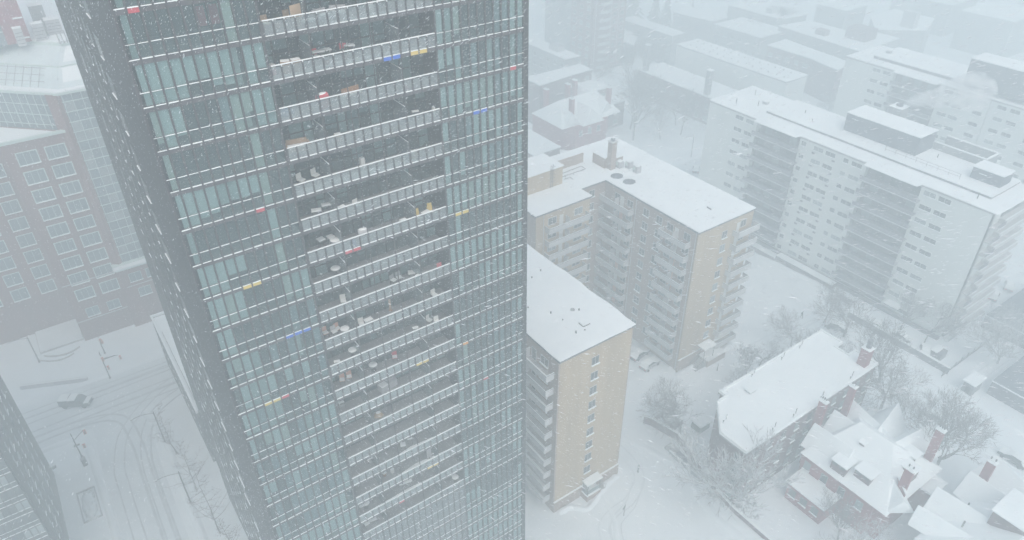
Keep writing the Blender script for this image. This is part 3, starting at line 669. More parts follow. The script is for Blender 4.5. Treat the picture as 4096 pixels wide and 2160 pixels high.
p3 = penthouse('dark grey penthouse on the farther white slab at the right of the view', 187.9+3, 62.0, 197.5, 78.2, 30.4, 36.9)
B().box(192.6, 64.5, 37.15, 193.8, 65.8, 38.4).build('roof_fan', grey_w, p3)
# ---------------- steam plume ----------------
sm = bpy.data.materials.new('steam'); sm.use_nodes = True; t = sm.node_tree; t.nodes.clear()
o = t.nodes.new('ShaderNodeOutputMaterial'); v = t.nodes.new('ShaderNodeVolumePrincipled'); v.inputs['Color'].default_value = (.97, .98, .99, 1); tc_ = t.nodes.new('ShaderNodeTexCoord'); nz = t.nodes.new('ShaderNodeTexNoise'); nz.inputs['Scale'].default_value = .42; nz.inputs['Detail'].default_value = 4; nz.inputs['Roughness'].default_value = .6
mr = t.nodes.new('ShaderNodeMapRange'); mr.inputs[1].default_value = .42; mr.inputs[2].default_value = .68; mr.inputs[3].default_value = 0.0; mr.inputs[4].default_value = .75
t.links.new(tc_.outputs['Object'], nz.inputs['Vector']); t.links.new(nz.outputs['Fac'], mr.inputs[0]); t.links.new(mr.outputs[0], v.inputs['Density'])
t.links.new(v.outputs[0], o.inputs['Volume'])
def plume(name, label, p0, p1, r0, r1, n=14):
    P0, P1 = Vector(p0), Vector(p1); bm = bmesh.new(); rnd = random.Random(9)
    mb = bpy.data.metaballs.new('plume'); mb.resolution = 1.2; mb.threshold = .35
    mo = bpy.data.objects.new('plume', mb); col.objects.link(mo)
    for i in range(n):
        t_ = (i/(n-1)) ** 1.2; r = r0+(r1-r0)*t_; c = P0.lerp(P1, t_) + Vector((rnd.uniform(-.35, .35)*r, rnd.uniform(-.35, .35)*r, rnd.uniform(-.3, .3)*r))
        e = mb.elements.new(); e.co = c-P0; e.radius = r*1.5
    dg = bpy.context.evaluated_depsgraph_get(); me = bpy.data.meshes.new_from_object(mo.evaluated_get(dg)); bpy.data.objects.remove(mo)
    me.materials.clear(); me.materials.append(sm); ob = bpy.data.objects.new(name, me); col.objects.link(ob); ob.location = P0
    ob['label'] = label; ob['category'] = 'steam'; ob['kind'] = 'stuff'
plume('steam', 'white steam blowing off the flue behind the dark penthouse', (152, 72.5, 36.4), (159.5, 61.5, 41.5), .7, 3.4, 20)

# ---------------- background low blocks ----------------
def block(name, label, poly, z, wm, wins='', roofm=None, extra=None, cat='building', floors=None, u0=None, wm2=None):
    """flat roofed building; windows on its -x ('u') and -y ('v') faces"""
    cxy = (sum(p[0] for p in poly)/len(poly), sum(p[1] for p in poly)/len(poly))
    S = thing(name, (*cxy, 0), label, cat)
    prism_wall('wall', poly, 0, z-.3, wm, S)
    B().prism(offs(poly, .12), z-.3, z-.02).build('cornice', grey_w, S)
    wavy(offs(poly, .25), z-.018, z+.2, .1, 3).build('roof_snow', snow, S)
    n = len(poly); nf = floors or max(2, int(z/3.1))
    a = sum(poly[k][0]*poly[(k+1) % n][1]-poly[(k+1) % n][0]*poly[k][1] for k in range(n)); pl = poly if a > 0 else poly[::-1]
    for i in range(n):
        p, q = pl[i], pl[(i+1) % n]; L_ = math.dist(p, q)
        if L_ < 3: continue
        if abs(p[0]-q[0]) < .8 and q[1] < p[1] and 'u' in wins:
            for f in range(nf):
                k = int(L_/3.6)
                for j in range(k): window(S, 'u', q[1]+(j+.5)*L_/k, 1.1+f*(z-1)/nf, 1.5, 1.35, min(p[0], q[0])-.01, 2, fm=hframe)
        if abs(p[1]-q[1]) < .8 and q[0] > p[0] and 'v' in wins:
            for f in range(nf):
                k = int(L_/3.6)
                for j in range(k): window(S, 'v', p[0]+(j+.5)*L_/k, 1.1+f*(z-1)/nf, 1.5, 1.35, min(p[1], q[1])-.01, 2, fm=hframe)
    return S
def rect(a, b, c, d): return [(a, b), (c, b), (c, d), (a, d)]
S = block('low_block', 'long pale flat roofed building dotted with roof vents behind the white slab', rect(197.2, 131.3, 207.8, 178.3), 14, white_w, '')
for k in range(14):
    for j, u in enumerate((199.5, 204.5)): B().tube((u + .4*(k % 2), 134+3.1*k+j*1.2, 14.1), (u + .4*(k % 2), 134+3.1*k+j*1.2, 14.7), .18, .18, 6).build('vent_pipe', metal, S)
S = block('low_block', 'low roof with two stout chimneys just behind the white slab', rect(178.2, 143.5, 190, 177.6), 9, brickd, 'u')
for v, h in ((147, 8), (175, 9)):
    c = B().box(178.6, v-.8, 9.2, 180.1, v+.8, 9+h).build('chimney', grey_w, S); B().box(178.5, v-.9, 9+h+.002, 180.2, v+.9, 9+h+.2).build('chimney_snow', snow2, c)
block('brick_block', 'stepped brick block with flat snowed roof right of the glass tower', [(133, 182.6), (133, 174.3), (147.7, 176.0), (155.6, 176.0), (155.6, 182.4)], 14, brickd, 'v')
S = block('brick_block', 'lower brick wing with snowed steps in front of the stepped block', [(146, 175.8), (146, 168.2), (156, 167.5), (156, 175.8)], 10.5, brickd, 'v'); 
block('brick_block', 'narrow brick annexe with small snowed roof beside the snowed steps', rect(149.5, 160.5, 156.5, 167.2), 8, brickd, 'v')
S = block('low_block', 'parapeted block in front of the tall hazy brick tower', rect(155, 189, 161, 216), 14, grey_w, 'u')
B().box(157, 196, 14.2, 160, 201, 16).build('roof_plant', greyc, S)
block('low_block', 'flat roofed house row with one chimney behind the tall hazy tower', rect(208.2, 191, 214.8, 219.3), 12, grey_w, 'u'); block('low_block', 'low annexe with broad snowed roof beside the tall hazy tower', [(216, 226), (216, 211.7), (206, 211.3), (206, 207.5), (198, 201), (198, 222)], 8, grey_w, '')
block('low_block', 'broad hazy roof with a notch near the row of pointed firs', [(235.5, 217), (235.8, 210), (238, 197.7), (247.2, 198), (246.5, 220)], 11, grey_w, '')
block('low_block', 'hazy roof with trees at its right side, upper middle of the view', rect(233, 170, 249, 192), 12, grey_w, 'u'); S = block('low_block', 'largest hazy roof at the top edge of the view', rect(259, 183, 274, 208), 12, grey_w, '')
B().box(262, 188, 12.2, 267, 191, 14).build('roof_plant', greyc, S)
S = block('brick_block', 'brick row with scalloped snowed roof edge left of the farther slab', [(225.2, 131.8), (235, 133.5), (238.8, 163), (228.2, 162.6), (228, 144), (226.5, 138)], 12, brickd, 'u')
S = block('low_block', 'big flat roofed hall with a dark brick roof room', [(242.5, 135.5), (267, 135.8), (267, 148), (260, 149.6), (260, 169), (245, 171.5)], 14, grey_w, ''); B().box(252, 140, 14.2, 259, 148, 18).build('roof_room', brickd, S); B().box(247, 153, 14.2, 250, 157, 16).build('roof_plant', brickd, S)
block('low_block', 'far hazy roof with a small lift box, top middle right', [(260.5, 181), (273, 179), (282, 187.5), (274, 199)], 12, grey_w, ''); block('low_block', 'far hazy roof touching the top edge, right of the lift box', rect(291, 173, 306, 187), 12, grey_w, '')
S = block('low_block', 'faint hall with stepped roof at the hazy upper right', [(270, 147), (284, 135.3), (301.5, 142), (301.5, 158.5), (284.5, 158)], 14, grey_w, ''); B().box(281, 139, 14.2, 284, 144, 20).build('roof_plant', greyc, S)
block('low_block', 'faint far block near the top right corner', rect(318, 120, 340, 140), 15, grey_w, ''); block('low_block', 'faint far block left of the top right corner', rect(330, 150, 352, 176), 13, grey_w, ''); block('low_block', 'faint block behind the farther white slab', rect(232, 70, 250, 98), 12, grey_w, '')
S = block('low_block', 'small flat roofed house close beside the glass tower edge', rect(108, 143.8, 117, 158), 9, brickd, 'v')
def dark_deck(label, u0, v0, u1, v1):
    S = thing('flat_building', ((u0+u1)/2, (v0+v1)/2, 0), label, 'building'); B().box(u0, v0, 0, u1, v1, 2.9).build('wall', bay_r, S); B().box(u0-.1, v0-.1, 2.902, u1+.1, v1+.1, 3.0).build('roof', pent, S); B().box(u0-.1, v0, 3.002, u0+.15, v1+.1, 3.12).build('roof_edge_snow', snow2, S)
dark_deck('dark bare roofed flat block at the right edge level with the slab end', 145.6, 20, 178, 40.0); dark_deck('dark bare roofed flat block at the right edge beside the little shed', 127.0, -12, 160, 29.5)
# tall tower in the haze
F = thing('brick_tower', (187, 215, 0), 'tall brick apartment tower with curved balconies fading into haze', 'tower')
B().box(179, 203.4, 0, 195, 232, 84).build('wall', mat('mauve_brick', (.235, .13, .14), .9), F); B().box(178.96, 216, 0, 179, 231.9, 84).build('side_panel', grey_w, F)
for k in range(29):
    z = 80-2.9*k
    B().prism([(181.5, 203.39), (181.5, 202.4), (184.2, 201.6), (187, 202.4), (187, 203.39)], z-.15, z).build('balcony_slab', balc, F)
    B().prism([(181.4, 202.35), (184.2, 201.5), (187.1, 202.35), (184.2, 201.9)], z+.01, z+1.0).build('balustrade', balc, F)
    window(F, 'v', 189.5, z+.8, 1.6, 1.4, 203.38, 2); window(F, 'v', 193, z+.8, 1.6, 1.4, 203.38, 2)
    for v in (206, 210, 214): window(F, 'u', v, z+.8, 1.6, 1.4, 178.99, 2)
for u in (180.2, 187.6, 191.2): B().box(u-.1, 203.25, 0, u+.1, 203.39, 84).build('pier', balc, F)

# ---------------- houses ----------------
def gable(b, p0, p1, hw, ze, zr, hip0=0.0, hip1=0.0):
    """roof prism: ridge from p0 to p1, half width hw, eaves ze, ridge zr, optional hipped ends"""
    a, c = Vector(p0), Vector(p1); d = (c-a).normalized(); n = Vector((-d.y, d.x)); i = len(b.v)
    r0, r1 = a+d*hip0, c-d*hip1
    for q in (a+n*hw, a-n*hw, c-n*hw, c+n*hw): b.v.append((q.x, q.y, ze))
    b.v += [(r0.x, r0.y, zr), (r1.x, r1.y, zr)]
    b.f += [(i, i+4, i+1), (i+1, i+4, i+5, i+2), (i+2, i+5, i+3), (i+3, i+5, i+4, i), (i, i+1, i+2, i+3)]
    return b
def chimney(parent, u, v, z0, z1, s=.7, m=None, pots=3, name='chimney'):
    c = B().box(u-s*.6, v-s, z0, u+s*.6, v+s, z1).build(name, m or brick, parent)
    B().box(u-s*.6-.12, v-s-.12, z1+.002, u+s*.6+.12, v+s+.12, z1+.25).build('cap_snow', snow2, c)
    B().box(u-s*.45, v-s*.8, z1+.252, u+s*.45, v+s*.8, z1+.5).build('cap_snow', snow2, c)
    for k in range(pots): B().tube((u, v-s*.55+k*s*1.1/max(1, pots-1), z1+.5), (u, v-s*.55+k*s*1.1/max(1, pots-1), z1+.85), .12, .1, 6).build('chimney_pot', rail_d, c)
    return c
def shed_dormer(parent, u0, u1, v0, v1, z0, z1, snowt=.22):
    """dormer on a slope falling to -x: front face at u0"""
    o = B().box(u0, v0, z0-1.2, u1, v1, z1).build('dormer', brickd, parent)
    B().prism([(u0-.25, v0-.2), (u1, v0-.2), (u1, v1+.2), (u0-.25, v1+.2)], z1+.002, z1+snowt).build('dormer_snow', snow, o)
    for k in range(2): B().box(u0-.05, v0+.25+k*(v1-v0)/2, z1-.75, u0-.002, v0+(k+1)*(v1-v0)/2-.15, z1-.15).build('pane', wpane, o)
    return o
V1 = thing('victorian_house', (88, 31, 0), 'large red brick house with many snowed gables, dormers and tall capped chimneys', 'house')
B().prism([(81.3, 25.2), (82.2, 25.2), (82.2, 23.6), (90, 23.6), (94.5, 24.2), (97.5, 26), (97.5, 34), (95, 36.2), (81.3, 37.2)], 0, 6.95).build('wall', brick, V1)
rb = B()
gable(rb, (88.4, 22.9), (88.4, 37.6), 7.6, 6.95, 12.6, 5.2, 4.0)
gable(rb, (84.3, 38.4), (84.4, 31.5), 2.5, 7.3, 10.9); gable(rb, (88.8, 38.1), (88.7, 32), 2.3, 7.6, 11.4); gable(rb, (93.3, 37.8), (91.5, 30.5), 2.4, 7.3, 11.2)
gable(rb, (98.4, 33.0), (90.5, 31.6), 2.5, 7.2, 11.5); gable(rb, (98.8, 27.4), (89.5, 28.6), 3.0, 7.0, 11.6); gable(rb, (83.0, 22.2), (86.5, 27), 2.2, 6.9, 9.6)
rb.build('roof', snow, V1)
shed_dormer(V1, 81.6, 86.2, 30.5, 32.9, 8.2, 9.35); shed_dormer(V1, 82.5, 86.6, 27.2, 29.7, 8.8, 9.7); shed_dormer(V1, 86.0, 88.5, 31.0, 31.8, 10.5, 11.3, .15)
for (u, v) in ((88.8, 24.9), (91.6, 26.3)):
    o = B().box(u-.8, v-.9, 8.2, u+.8, v+1.6, 10.2).build('dormer', brickd, V1); B().prism([(u-1.1, v-1.1), (u+1.1, v-1.1), (u+1.3, v+2.6), (u-.9, v+2.4)], 10.202, 10.45).build('dormer_snow', snow, o)
for u, v in ((83.4, 38.25), (88, 37.9), (92.7, 37.6)): pass
chimney(V1, 85.6, 38.6, 0, 14.4, .6); chimney(V1, 91.5, 37.6, 6, 15.0, .5, pots=2); chimney(V1, 94.3, 24.9, 5, 14.6, .58); chimney(V1, 85.3, 23.9, 6, 13.1, .58, pots=2)
fwl = B().prism([(84.2, 22.9), (84.5, 22.9), (86.4, 25.0), (86.1, 25.2)], 6.5, 9.6).build('fire_wall', brick, V1); B().prism([(84.1, 22.8), (84.5, 22.8), (86.5, 25.0), (86.1, 25.25)], 9.602, 9.75).build('fire_wall_snow', snow2, V1)
for v in (27, 30, 33, 36):
    window(V1, 'u', v, 4.2, 1.0, 1.6, 81.29, 1, fm=grey_w)
ln = B().box(77.6, 30.0, 0, 81.28, 36.3, 3.6).build('lean_to', brick, V1); B().prism([(77.2, 29.7), (81.28, 29.7), (81.28, 36.7), (77.2, 36.7)], 3.602, 3.9).build('lean_to_snow', snow, ln)
for k in range(3): window(V1, 'u', 31.2+2*k, 1.3, 1.1, 1.4, 77.59, 2, fm=brickd, pm=wpane)
po = B().box(91.4, 21.6, 0, 95, 24.2, 5.4).build('porch', brick, V1); B().prism([(91.1, 21.3), (95.3, 21.3), (95.3, 24.4), (91.1, 24.4)], 5.402, 5.7).build('porch_snow', snow, po)
V2 = thing('victorian_house', (94, 12, 0), 'snow covered house cropped by the bottom right corner with one red chimney', 'house')
B().prism([(81, 16.5), (98, 16.5), (104, 13), (104, 0), (81, 0)], 0, 6.6).build('wall', brickd, V2)
rb = B()
gable(rb, (80.0, 9.6), (105.5, 9.6), 9.2, 6.6, 11.4, 6.5, 6.5); gable(rb, (84.2, 20.9), (85.6, 12), 2.1, 6.9, 9.4); gable(rb, (88.9, 21.0), (89.6, 12), 2.4, 6.9, 10.0); gable(rb, (101, 18.9), (98, 11), 4.2, 6.7, 10.6); gable(rb, (95.5, 19.6), (95, 12), 2.8, 6.8, 10.1)
rb.build('roof', snow, V2)
B().box(88.9, 9.6, 9.5, 94.5, 13.8, 12.1).build('roof_deck', brickd, V2); B().box(88.6, 9.3, 12.102, 94.8, 14.1, 12.4).build('roof_deck_snow', snow, V2)
chimney(V2, 96.2, 17.9, 7.5, 13.0, .58, pots=2)
for u, v in ((86.5, 15.6), (90.0, 16.8), (84.6, 11)): roof_pipe(V2, u, v, 8.5, 1.2, .12)
for u, v in ((84.2, 21.0), (88.9, 21.1)): window(V2, 'v', u, 7.2, 1.1, 1.0, 20.85, 1)
V3 = thing('victorian_house', (137, 162, 0), 'hazy red brick house with steep snowed roofs and spiked chimneys by the glass tower', 'house')
B().prism([(127, 159.5), (131, 153.9), (143, 153.9), (149.5, 160), (149.5, 170), (127, 170)], 0, 7.8).build('wall', brick, V3)
rb = B(); gable(rb, (126.5, 162.5), (149.8, 162.5), 7.8, 7.8, 13.4, 5, 4); gable(rb, (137, 152.6), (137, 162), 4.2, 7.9, 12.4, 1.5); gable(rb, (145, 156), (144, 163), 3, 8, 12); gable(rb, (130.5, 155), (131.5, 163), 3, 8, 12); gable(rb, (146, 171.5), (145, 163), 2.8, 8, 12.5)
rb.build('roof', snow, V3)
for u, v in ((132.5, 158), (147.5, 158.5), (139, 168), (131, 168.5), (143, 169.5)): chimney(V3, u, v, 9, 15, .8, pots=2)
for u in (133, 136.5, 140): window(V3, 'v', u, 4.5, 1.2, 1.7, 153.88, 1)

# long flat brown block
Lb = thing('brown_block', (87, 45, 0), 'long dark brick block with flat snowed roof, pipes and one round chimney', 'building')
PB = [(103.0, 50.9), (103.0, 46.4), (101.0, 46.4), (101.0, 44.2), (103.0, 44.2), (103.0, 39.7), (69.4, 39.7), (69.3, 44.7), (74.1, 49.6), (76.0, 49.6), (76.0, 50.9)]
prism_wall('wall', offs(PB, -.25), 0, 11.9, brickd, Lb); flat_roof(Lb, PB, 12.1, over=0.0, th=.25, edge=grey_w, jit=.03)
rim = offs(PB, -.1); rin = offs(PB, -.42)
for i in range(len(rim)):
    j = (i+1) % len(rim); B().prism([rim[i], rim[j], rin[j], rin[i]], 12.352, 12.58).build('parapet_snow', snow2, Lb)
for k in range(4):
    for j in range(10): window(Lb, 'v', 72.5+3.2*j, 1.3+2.7*k, 1.0, 1.4, 39.94, 2, fm=grey_w)
    for j in range(7): window(Lb, 'u', 41+1.0*j*3.4, 1.3+2.7*k, 1.0, 1.4, 69.62, 2, fm=grey_w) if j < 1 else None
for (u, v) in ((96.4, 50.2), (91.4, 50.1), (96.6, 40.5), (88.7, 40.5), (84, 50.3), (77.0, 40.6), (72.2, 46.0), (82, 40.6)):
    B().tube((u, v, 12.4), (u+.05, v, 13.4), .055, .055, 6).build('vent_pipe', dmetal, Lb); B().tube((u-1.0, v-.3, 12.4), (u-1.0, v-.3, 12.9), .05, .05, 6).build('vent_pipe', dmetal, Lb); B().tube((u-1.0, v-.3, 12.9), (u-1.0, v-.3, 13.05), .13, .08, 6).build('vent_cap', dmetal, Lb)
hh = B().box(79.5, 47.4, 12.36, 80.9, 48.6, 12.75).build('roof_hatch', greyc, Lb); B().box(79.4, 47.3, 12.752, 81, 48.7, 12.95).build('hatch_snow', snow, hh)
ch = B().box(100.0, 40.5, 8, 101.4, 42.0, 15.8).build('chimney', brick, Lb); B().box(99.9, 40.4, 15.802, 101.5, 42.1, 16.0).build('cap_snow', snow2, ch); B().tube((100.7, 41.2, 15.9), (100.7, 41.2, 17.6), .42, .42, 10).build('flue', rail_d, ch)
# ---------------- brick hotel, left background ----------------
Hh = thing('brick_hotel', (4, 155, 0), 'brick and glass high block with framed windows and stepped glass roof, left of the tower', 'building')
prism_wall('wall', [(-6, 142.9), (5.0, 142.9), (5.0, 160), (-6, 160)], 0, 43.0, hbrick, Hh)
prism_wall('wall', [(-40, 151.6), (-6.01, 151.6), (-6.01, 170), (-40, 170)], 0, 43.0, hbrick, Hh)
B().prism([(-6.2, 142.6), (5.1, 142.6), (5.1, 143.2), (-6.2, 143.2)], 43.002, 43.5).build('parapet', hframe, Hh)
B().prism([(-6, 143.2), (3.2, 143.2), (-5.9, 152.3)], 43.002, 43.25).build('terrace_snow', snow, Hh)
pu = [(3.2, 143.4), (4.6, 142.0), (4.6, 143.2), (3.4, 144.4)]
B().prism([(3.1, 143.5), (4.6, 142.2), (5.3, 142.5), (5.3, 145), (3.4, 146)], 0, 49.8).build('pier', hbrick, Hh)
# upper glazed mass: chamfered wall and front wall
UP = [(-24, 171), (3.4, 144.4), (5.0, 143.0), (24, 143.0), (24, 180), (-24, 180)]
prism_wall('upper_wall', UP, 43.0, 49.7, hglass, Hh)
def slab(poly, z0, z1, m, name): return B().prism(poly, z0, z1).build(name, m, Hh)
cd45 = Vector((-1, 1)).normalized()
for r in range(4):
    z = 43.9 + r*1.85
    b = B(); p, q = Vector((3.3, 144.35)), Vector((3.3, 144.35)) + cd45*30; nn = Vector((-1, -1)).normalized()*.12
    b.prism([tuple(p), tuple(p+nn), tuple(q+nn), tuple(q)], z, z+.1).build('glazing_bar', hframe, Hh)
for i in range(19):
    p = Vector((3.3, 144.35)) + cd45*(1.0+1.5*i); nn = Vector((-1, -1)).normalized()*.1
    B().prism([tuple(p), tuple(p+nn), tuple(p+nn+cd45*.09), tuple(p+cd45*.09)], 43.3, 49.7).build('glazing_bar', hframe, Hh)
# front glass bay with chamfered return
prism_wall('glass_bay', [(5.45, 142.4), (24, 142.4), (24, 142.98), (5.1, 142.98), (5.0, 142.8)], 14.8, 49.7, hglass, Hh)
random.seed(21)
for r in range(19):
    z = 48.35 - 1.85*r
    B().box(5.42, 142.26, z-.06, 24, 142.39, z+.06).build('glazing_bar', hframe, Hh); B().prism([(5.40, 142.26), (4.9, 142.72), (4.95, 142.8), (5.42, 142.39)], z-.06, z+.06).build('glazing_bar', hframe, Hh)
    for i in range(5): 
        B().box(5.5+1.5*i+.06, 142.36, z-1.75, 7.0+1.5*i-.04, 142.396, z-.1).build('pane', wpane2 if random.random() < .35 else hglass, Hh)
for i in range(9): B().box(5.40+1.5*i, 142.28, 14.8, 5.48+1.5*i, 142.38, 49.7).build('glazing_mullion', hframe, Hh)
RL = [(-24, 171), (3.0, 143.9), (4.8, 141.9), (24, 141.9), (24, 180), (-24, 180)]
slab(RL, 49.72, 50.1, hframe, 'eaves'); slab(offs(RL, -.1), 50.102, 50.35, snow, 'eaves_snow')
def frustum(p0, p1, z0, z1, m, name):
    b = B(); n = len(p0); b.v = [(x, y, z0) for x, y in p0] + [(x, y, z1) for x, y in p1]; b.f = [(k, (k+1) % n, n+(k+1) % n, n+k) for k in range(n)] + [tuple(range(n, 2*n))]
    return b.build(name, m, Hh)
def ins(p, d): return [(-24, 171+d*1.41), (p[1][0]+d*.41, p[1][1]+d), (p[2][0]+d*.41, p[2][1]+d), (24, p[3][1]+d), (24, 180+d), (-24, 180+d)]
g1 = mat('frosted_roof_glass', (.62, .70, .72), .7, .08, .4)
R1_ = ins(RL, 1.4); R2_ = ins(RL, 4.4); R3_ = ins(RL, 4.7); R4_ = ins(RL, 9.2)
frustum(R1_, R2_, 50.35, 53.0, g1, 'sloped_glass'); slab(R2_, 53.002, 53.25, hframe, 'roof_rim'); frustum(R3_, R4_, 53.25, 55.2, g1, 'sloped_glass'); slab(R4_, 55.202, 55.5, hframe, 'roof_rim'); slab(ins(RL, 9.8), 55.502, 55.8, snow, 'terrace_snow')
b = B(); b.v = [(6.2, 143.5, 50.42), (24, 143.5, 50.42), (24, 146.0, 53.05), (7.2, 146.0, 53.05)]; b.f = [(0, 1, 2, 3)]; b.build('slope_snow', snow, Hh)
b = B(); b.v = [(7.5, 146.8, 53.32), (24, 146.8, 53.32), (24, 150.9, 55.24), (9.2, 150.9, 55.24)]; b.f = [(0, 1, 2, 3)]; b.build('slope_snow', snow, Hh)
for r in range(6):
    t_ = .12+r*.16; P_ = ins(RL, 1.4+3.0*t_); z = 50.40+2.65*t_
    a, c = Vector(P_[0]), Vector(P_[1]); nn = Vector((-1, -1)).normalized()*.06
    b = B(); b.prism([tuple(a), tuple(a+nn), tuple(c+nn), tuple(c)], z, z+.07).build('glazing_bar', grey_w if r % 2 else hframe, Hh)
for k in range(9):
    o = Vector((3.5, 145.2)) + cd45*(1.2+1.6*k); b = B(); b.v = [(o.x, o.y, 50.45), (o.x+.1, o.y-.0, 50.45), (o.x+1.6, o.y+2.7, 53.06), (o.x+1.5, o.y+2.7, 53.06)]; b.f = [(0, 1, 2, 3)]; b.build('glazing_bar', grey_w, Hh)
# rows of bay windows
for r in range(9):
    z = 38.85-3.66*r
    for u in (-2.75, 1.7):
        if z < 8: continue
        f = window(Hh, 'v', u, z, 3.0, 2.2, 142.88, 3, fm=hframe, pm=hglass, sill=True, t=.17)
    for u in (-8.6, -13.4, -18.2): window(Hh, 'v', u, z-1.0, 2.6, 2.35, 151.58, 2, fm=hframe, pm=hglass, t=.15)
for u, z in ((6.6, 10.6), (7.4, 6.8), (9.8, 10.6), (11, 6.8), (-2.7, 5.3), (1.2, 5.3)): window(Hh, 'v', u, z, 2.2, 1.9, 141.78 if u > 4 else 142.88, 2, fm=hframe, pm=hglass)
prism_wall('lower_wall', [(3.4, 141.8), (24, 141.8), (24, 142.38), (3.4, 142.88)], 0, 14.6, hbrick, Hh)
prism_wall('ledge_roof', [(3.2, 141.6), (24, 141.6), (24, 142.9), (3.2, 142.88)], 14.602, 15.0, hframe, Hh); B().box(3.5, 140.6, 14.3, 24, 141.79, 14.6).build('low_roof', hframe, Hh); B().box(3.3, 140.4, 14.602, 24, 141.58, 14.95).build('low_roof_snow', snow, Hh)
for z in (9.6, 13.4, 4.6): B().box(-6.0, 142.76, z, 3.4, 142.87, z+.16).build('stone_band', balc, Hh) if z != 9.6 else B().box(4.5, 141.7, z, 24, 141.79, z+.16).build('stone_band', balc, Hh)
B().box(-40, 142.7, 0, 24, 142.86, .02).build('step', hbrick, Hh) if False else None
pb = B().box(-14, 143.6, .0, -6.1, 151.5, .35).build('forecourt', conc, Hh); B().box(-13.9, 143.7, .352, -6.2, 151.4, .5).build('forecourt_snow', gsnow, Hh)
for pts in ([(-12.7, 143.4), (-10.8, 142.2), (-7.5, 142.0)],):
    pass
kb = thing('stair_arc', (-10.5, 141.5, 0), 'pair of dark curved steps in the snowed forecourt of the brick hotel', 'steps')
for (a, c, off, w_) in (((-13.5, 142.3), (-7.2, 141.3), -1.3, .35), ((-14.5, 141.6), (-8.5, 139.9), -1.4, .22)):
    b = B(); n = 10; L_ = []
    for k in range(n+1):
        t_ = k/n; L_.append((a[0]+(c[0]-a[0])*t_, a[1]+(c[1]-a[1])*t_ + off*4*t_*(1-t_)))
    for p, q in zip(L_, L_[1:]): b.prism([(p[0], p[1]), (q[0], q[1]), (q[0], q[1]+w_), (p[0], p[1]+w_)], .01, .22)
    b.build('step', conc, kb)
rt_ = thing('roof_tower', (0, 160, 55.8), 'brick and glass tower rising from the hotel roof at the top left corner', 'tower')
B().box(-14, 155.4, 55.82, 3.6, 168, 82).build('wall', hglass, rt_); B().box(.9, 155.2, 55.82, 4.6, 168.2, 82).build('corner_pier', brick, rt_)
for k in range(7):
    B().box(-14, 155.25, 58+3.6*k, .88, 155.38, 58.15+3.6*k).build('glazing_bar', hframe, rt_); B().box(3.0, 155.05, 56.5+3.4*k, 4.5, 155.18, 56.75+3.4*k).build('ledge_snow', snow2, rt_)
for k in range(7): B().box(-13+2*k, 155.28, 55.9, -12.9+2*k, 155.38, 82).build('glazing_bar', hframe, rt_)
for nm, lb, u, v, w_, d, h, mm in (('roof_unit', 'pale ribbed box against the foot of the hotel roof tower', 3.0, 153.6, 1.3, 1.2, 3.0, balc), ('roof_unit', 'pale box right of the brick corner of the hotel roof tower', 6.2, 155.4, 1.8, 1.5, 2.9, greyc), ('roof_unit', 'tall grey plant cabinet on the hotel roof', 7.2, 160.5, 2.2, 1.8, 4.8, grey_w), ('roof_unit', 'wide low pale plant box on the hotel roof beside the tall cabinet', 8.8, 158.2, 2.4, 2.0, 2.6, greyc)):
    o = thing(nm, (u, v, 55.8), lb, 'roof unit', 'plant units on the hotel roof'); B().box(u-w_/2, v-d/2, 55.82, u+w_/2, v+d/2, 55.8+h).build('housing', mm, o); B().box(u-w_/2-.05, v-d/2-.05, 55.8+h+.002, u+w_/2+.05, v+d/2+.05, 55.95+h).build('cap_snow', snow2, o)
    for k in range(4): B().box(u-w_/2+.1, v-d/2-.04, 56.2+k*h/5, u+w_/2-.1, v-d/2-.002, 56.3+k*h/5).build('louvre', rail_d, o)
rk = thing('roof_rack', (9.0, 150.5, 55.8), 'small steel rack of upright pipes on the hotel roof edge', 'rack')
rb = B(); rb.box(8.3, 150.4, 56.1, 10.0, 150.5, 56.2)
for k in range(3): rb.tube((8.5+.6*k, 150.45, 55.8), (8.4+.6*k, 150.45, 58.0), .1, .1, 6)
rb.build('pipe', metal, rk); B().box(9.0, 150.3, 55.8, 9.3, 150.6, 56.08).build('foot', metal, rk)

# ---------------- bare trees ----------------
def tree_mesh(seed, h, spread, mt, name='bare_tree', lean=(0, 0), trunk_frac=.3, depth=5, thick=None, kids=3, upw=.35, rmin=.019):
    rnd = random.Random(seed); tr = B(); cr = B(); rad = thick or h*.018
    def seg(b, p, d, L_, r, lv):
        n = 3 if lv < 2 else 2; q = Vector(p)
        for k in range(n):
            d = (d + Vector((rnd.uniform(-1, 1), rnd.uniform(-1, 1), rnd.uniform(-.3, .5)))*.14).normalized(); e = q + d*(L_/n); r2 = r*(1-.22/n*(k+1)) if lv else r*.93
            b.tube(q, e, r, r2, 6 if lv == 0 else (4 if lv < 3 else 3)); q = e; r = r2
            if lv and lv < depth and k < n-1: branch(q, d, L_*.66, r*.6, lv+1)
        return q, d, r
    def branch(p, d, L_, r, lv):
        if r < rmin: r = rmin
        a = d.orthogonal().normalized(); a.rotate(Matrix.Rotation(rnd.uniform(0, 6.28), 3, d)); s = rnd.uniform(.45, .95)*spread
        nd = (d + a*s + Vector((0, 0, upw))).normalized(); q, d2, r2 = seg(cr, p, nd, L_*rnd.uniform(.8, 1.15), r, lv)
        if lv < depth:
            for k in range(3 if lv > 2 else (2 if lv > 1 else kids)): branch(q, d2, L_*.7, r2*.72, lv+1)
    q, d, r = seg(tr, (0, 0, 0), Vector((lean[0], lean[1], 1)).normalized(), h*trunk_frac, rad, 0)
    for k in range(kids+3): branch(q, d, h*.31, r*.6, 1)
    return tr.mesh('trunk', mt), cr.mesh('crown', mt)
TM = {}
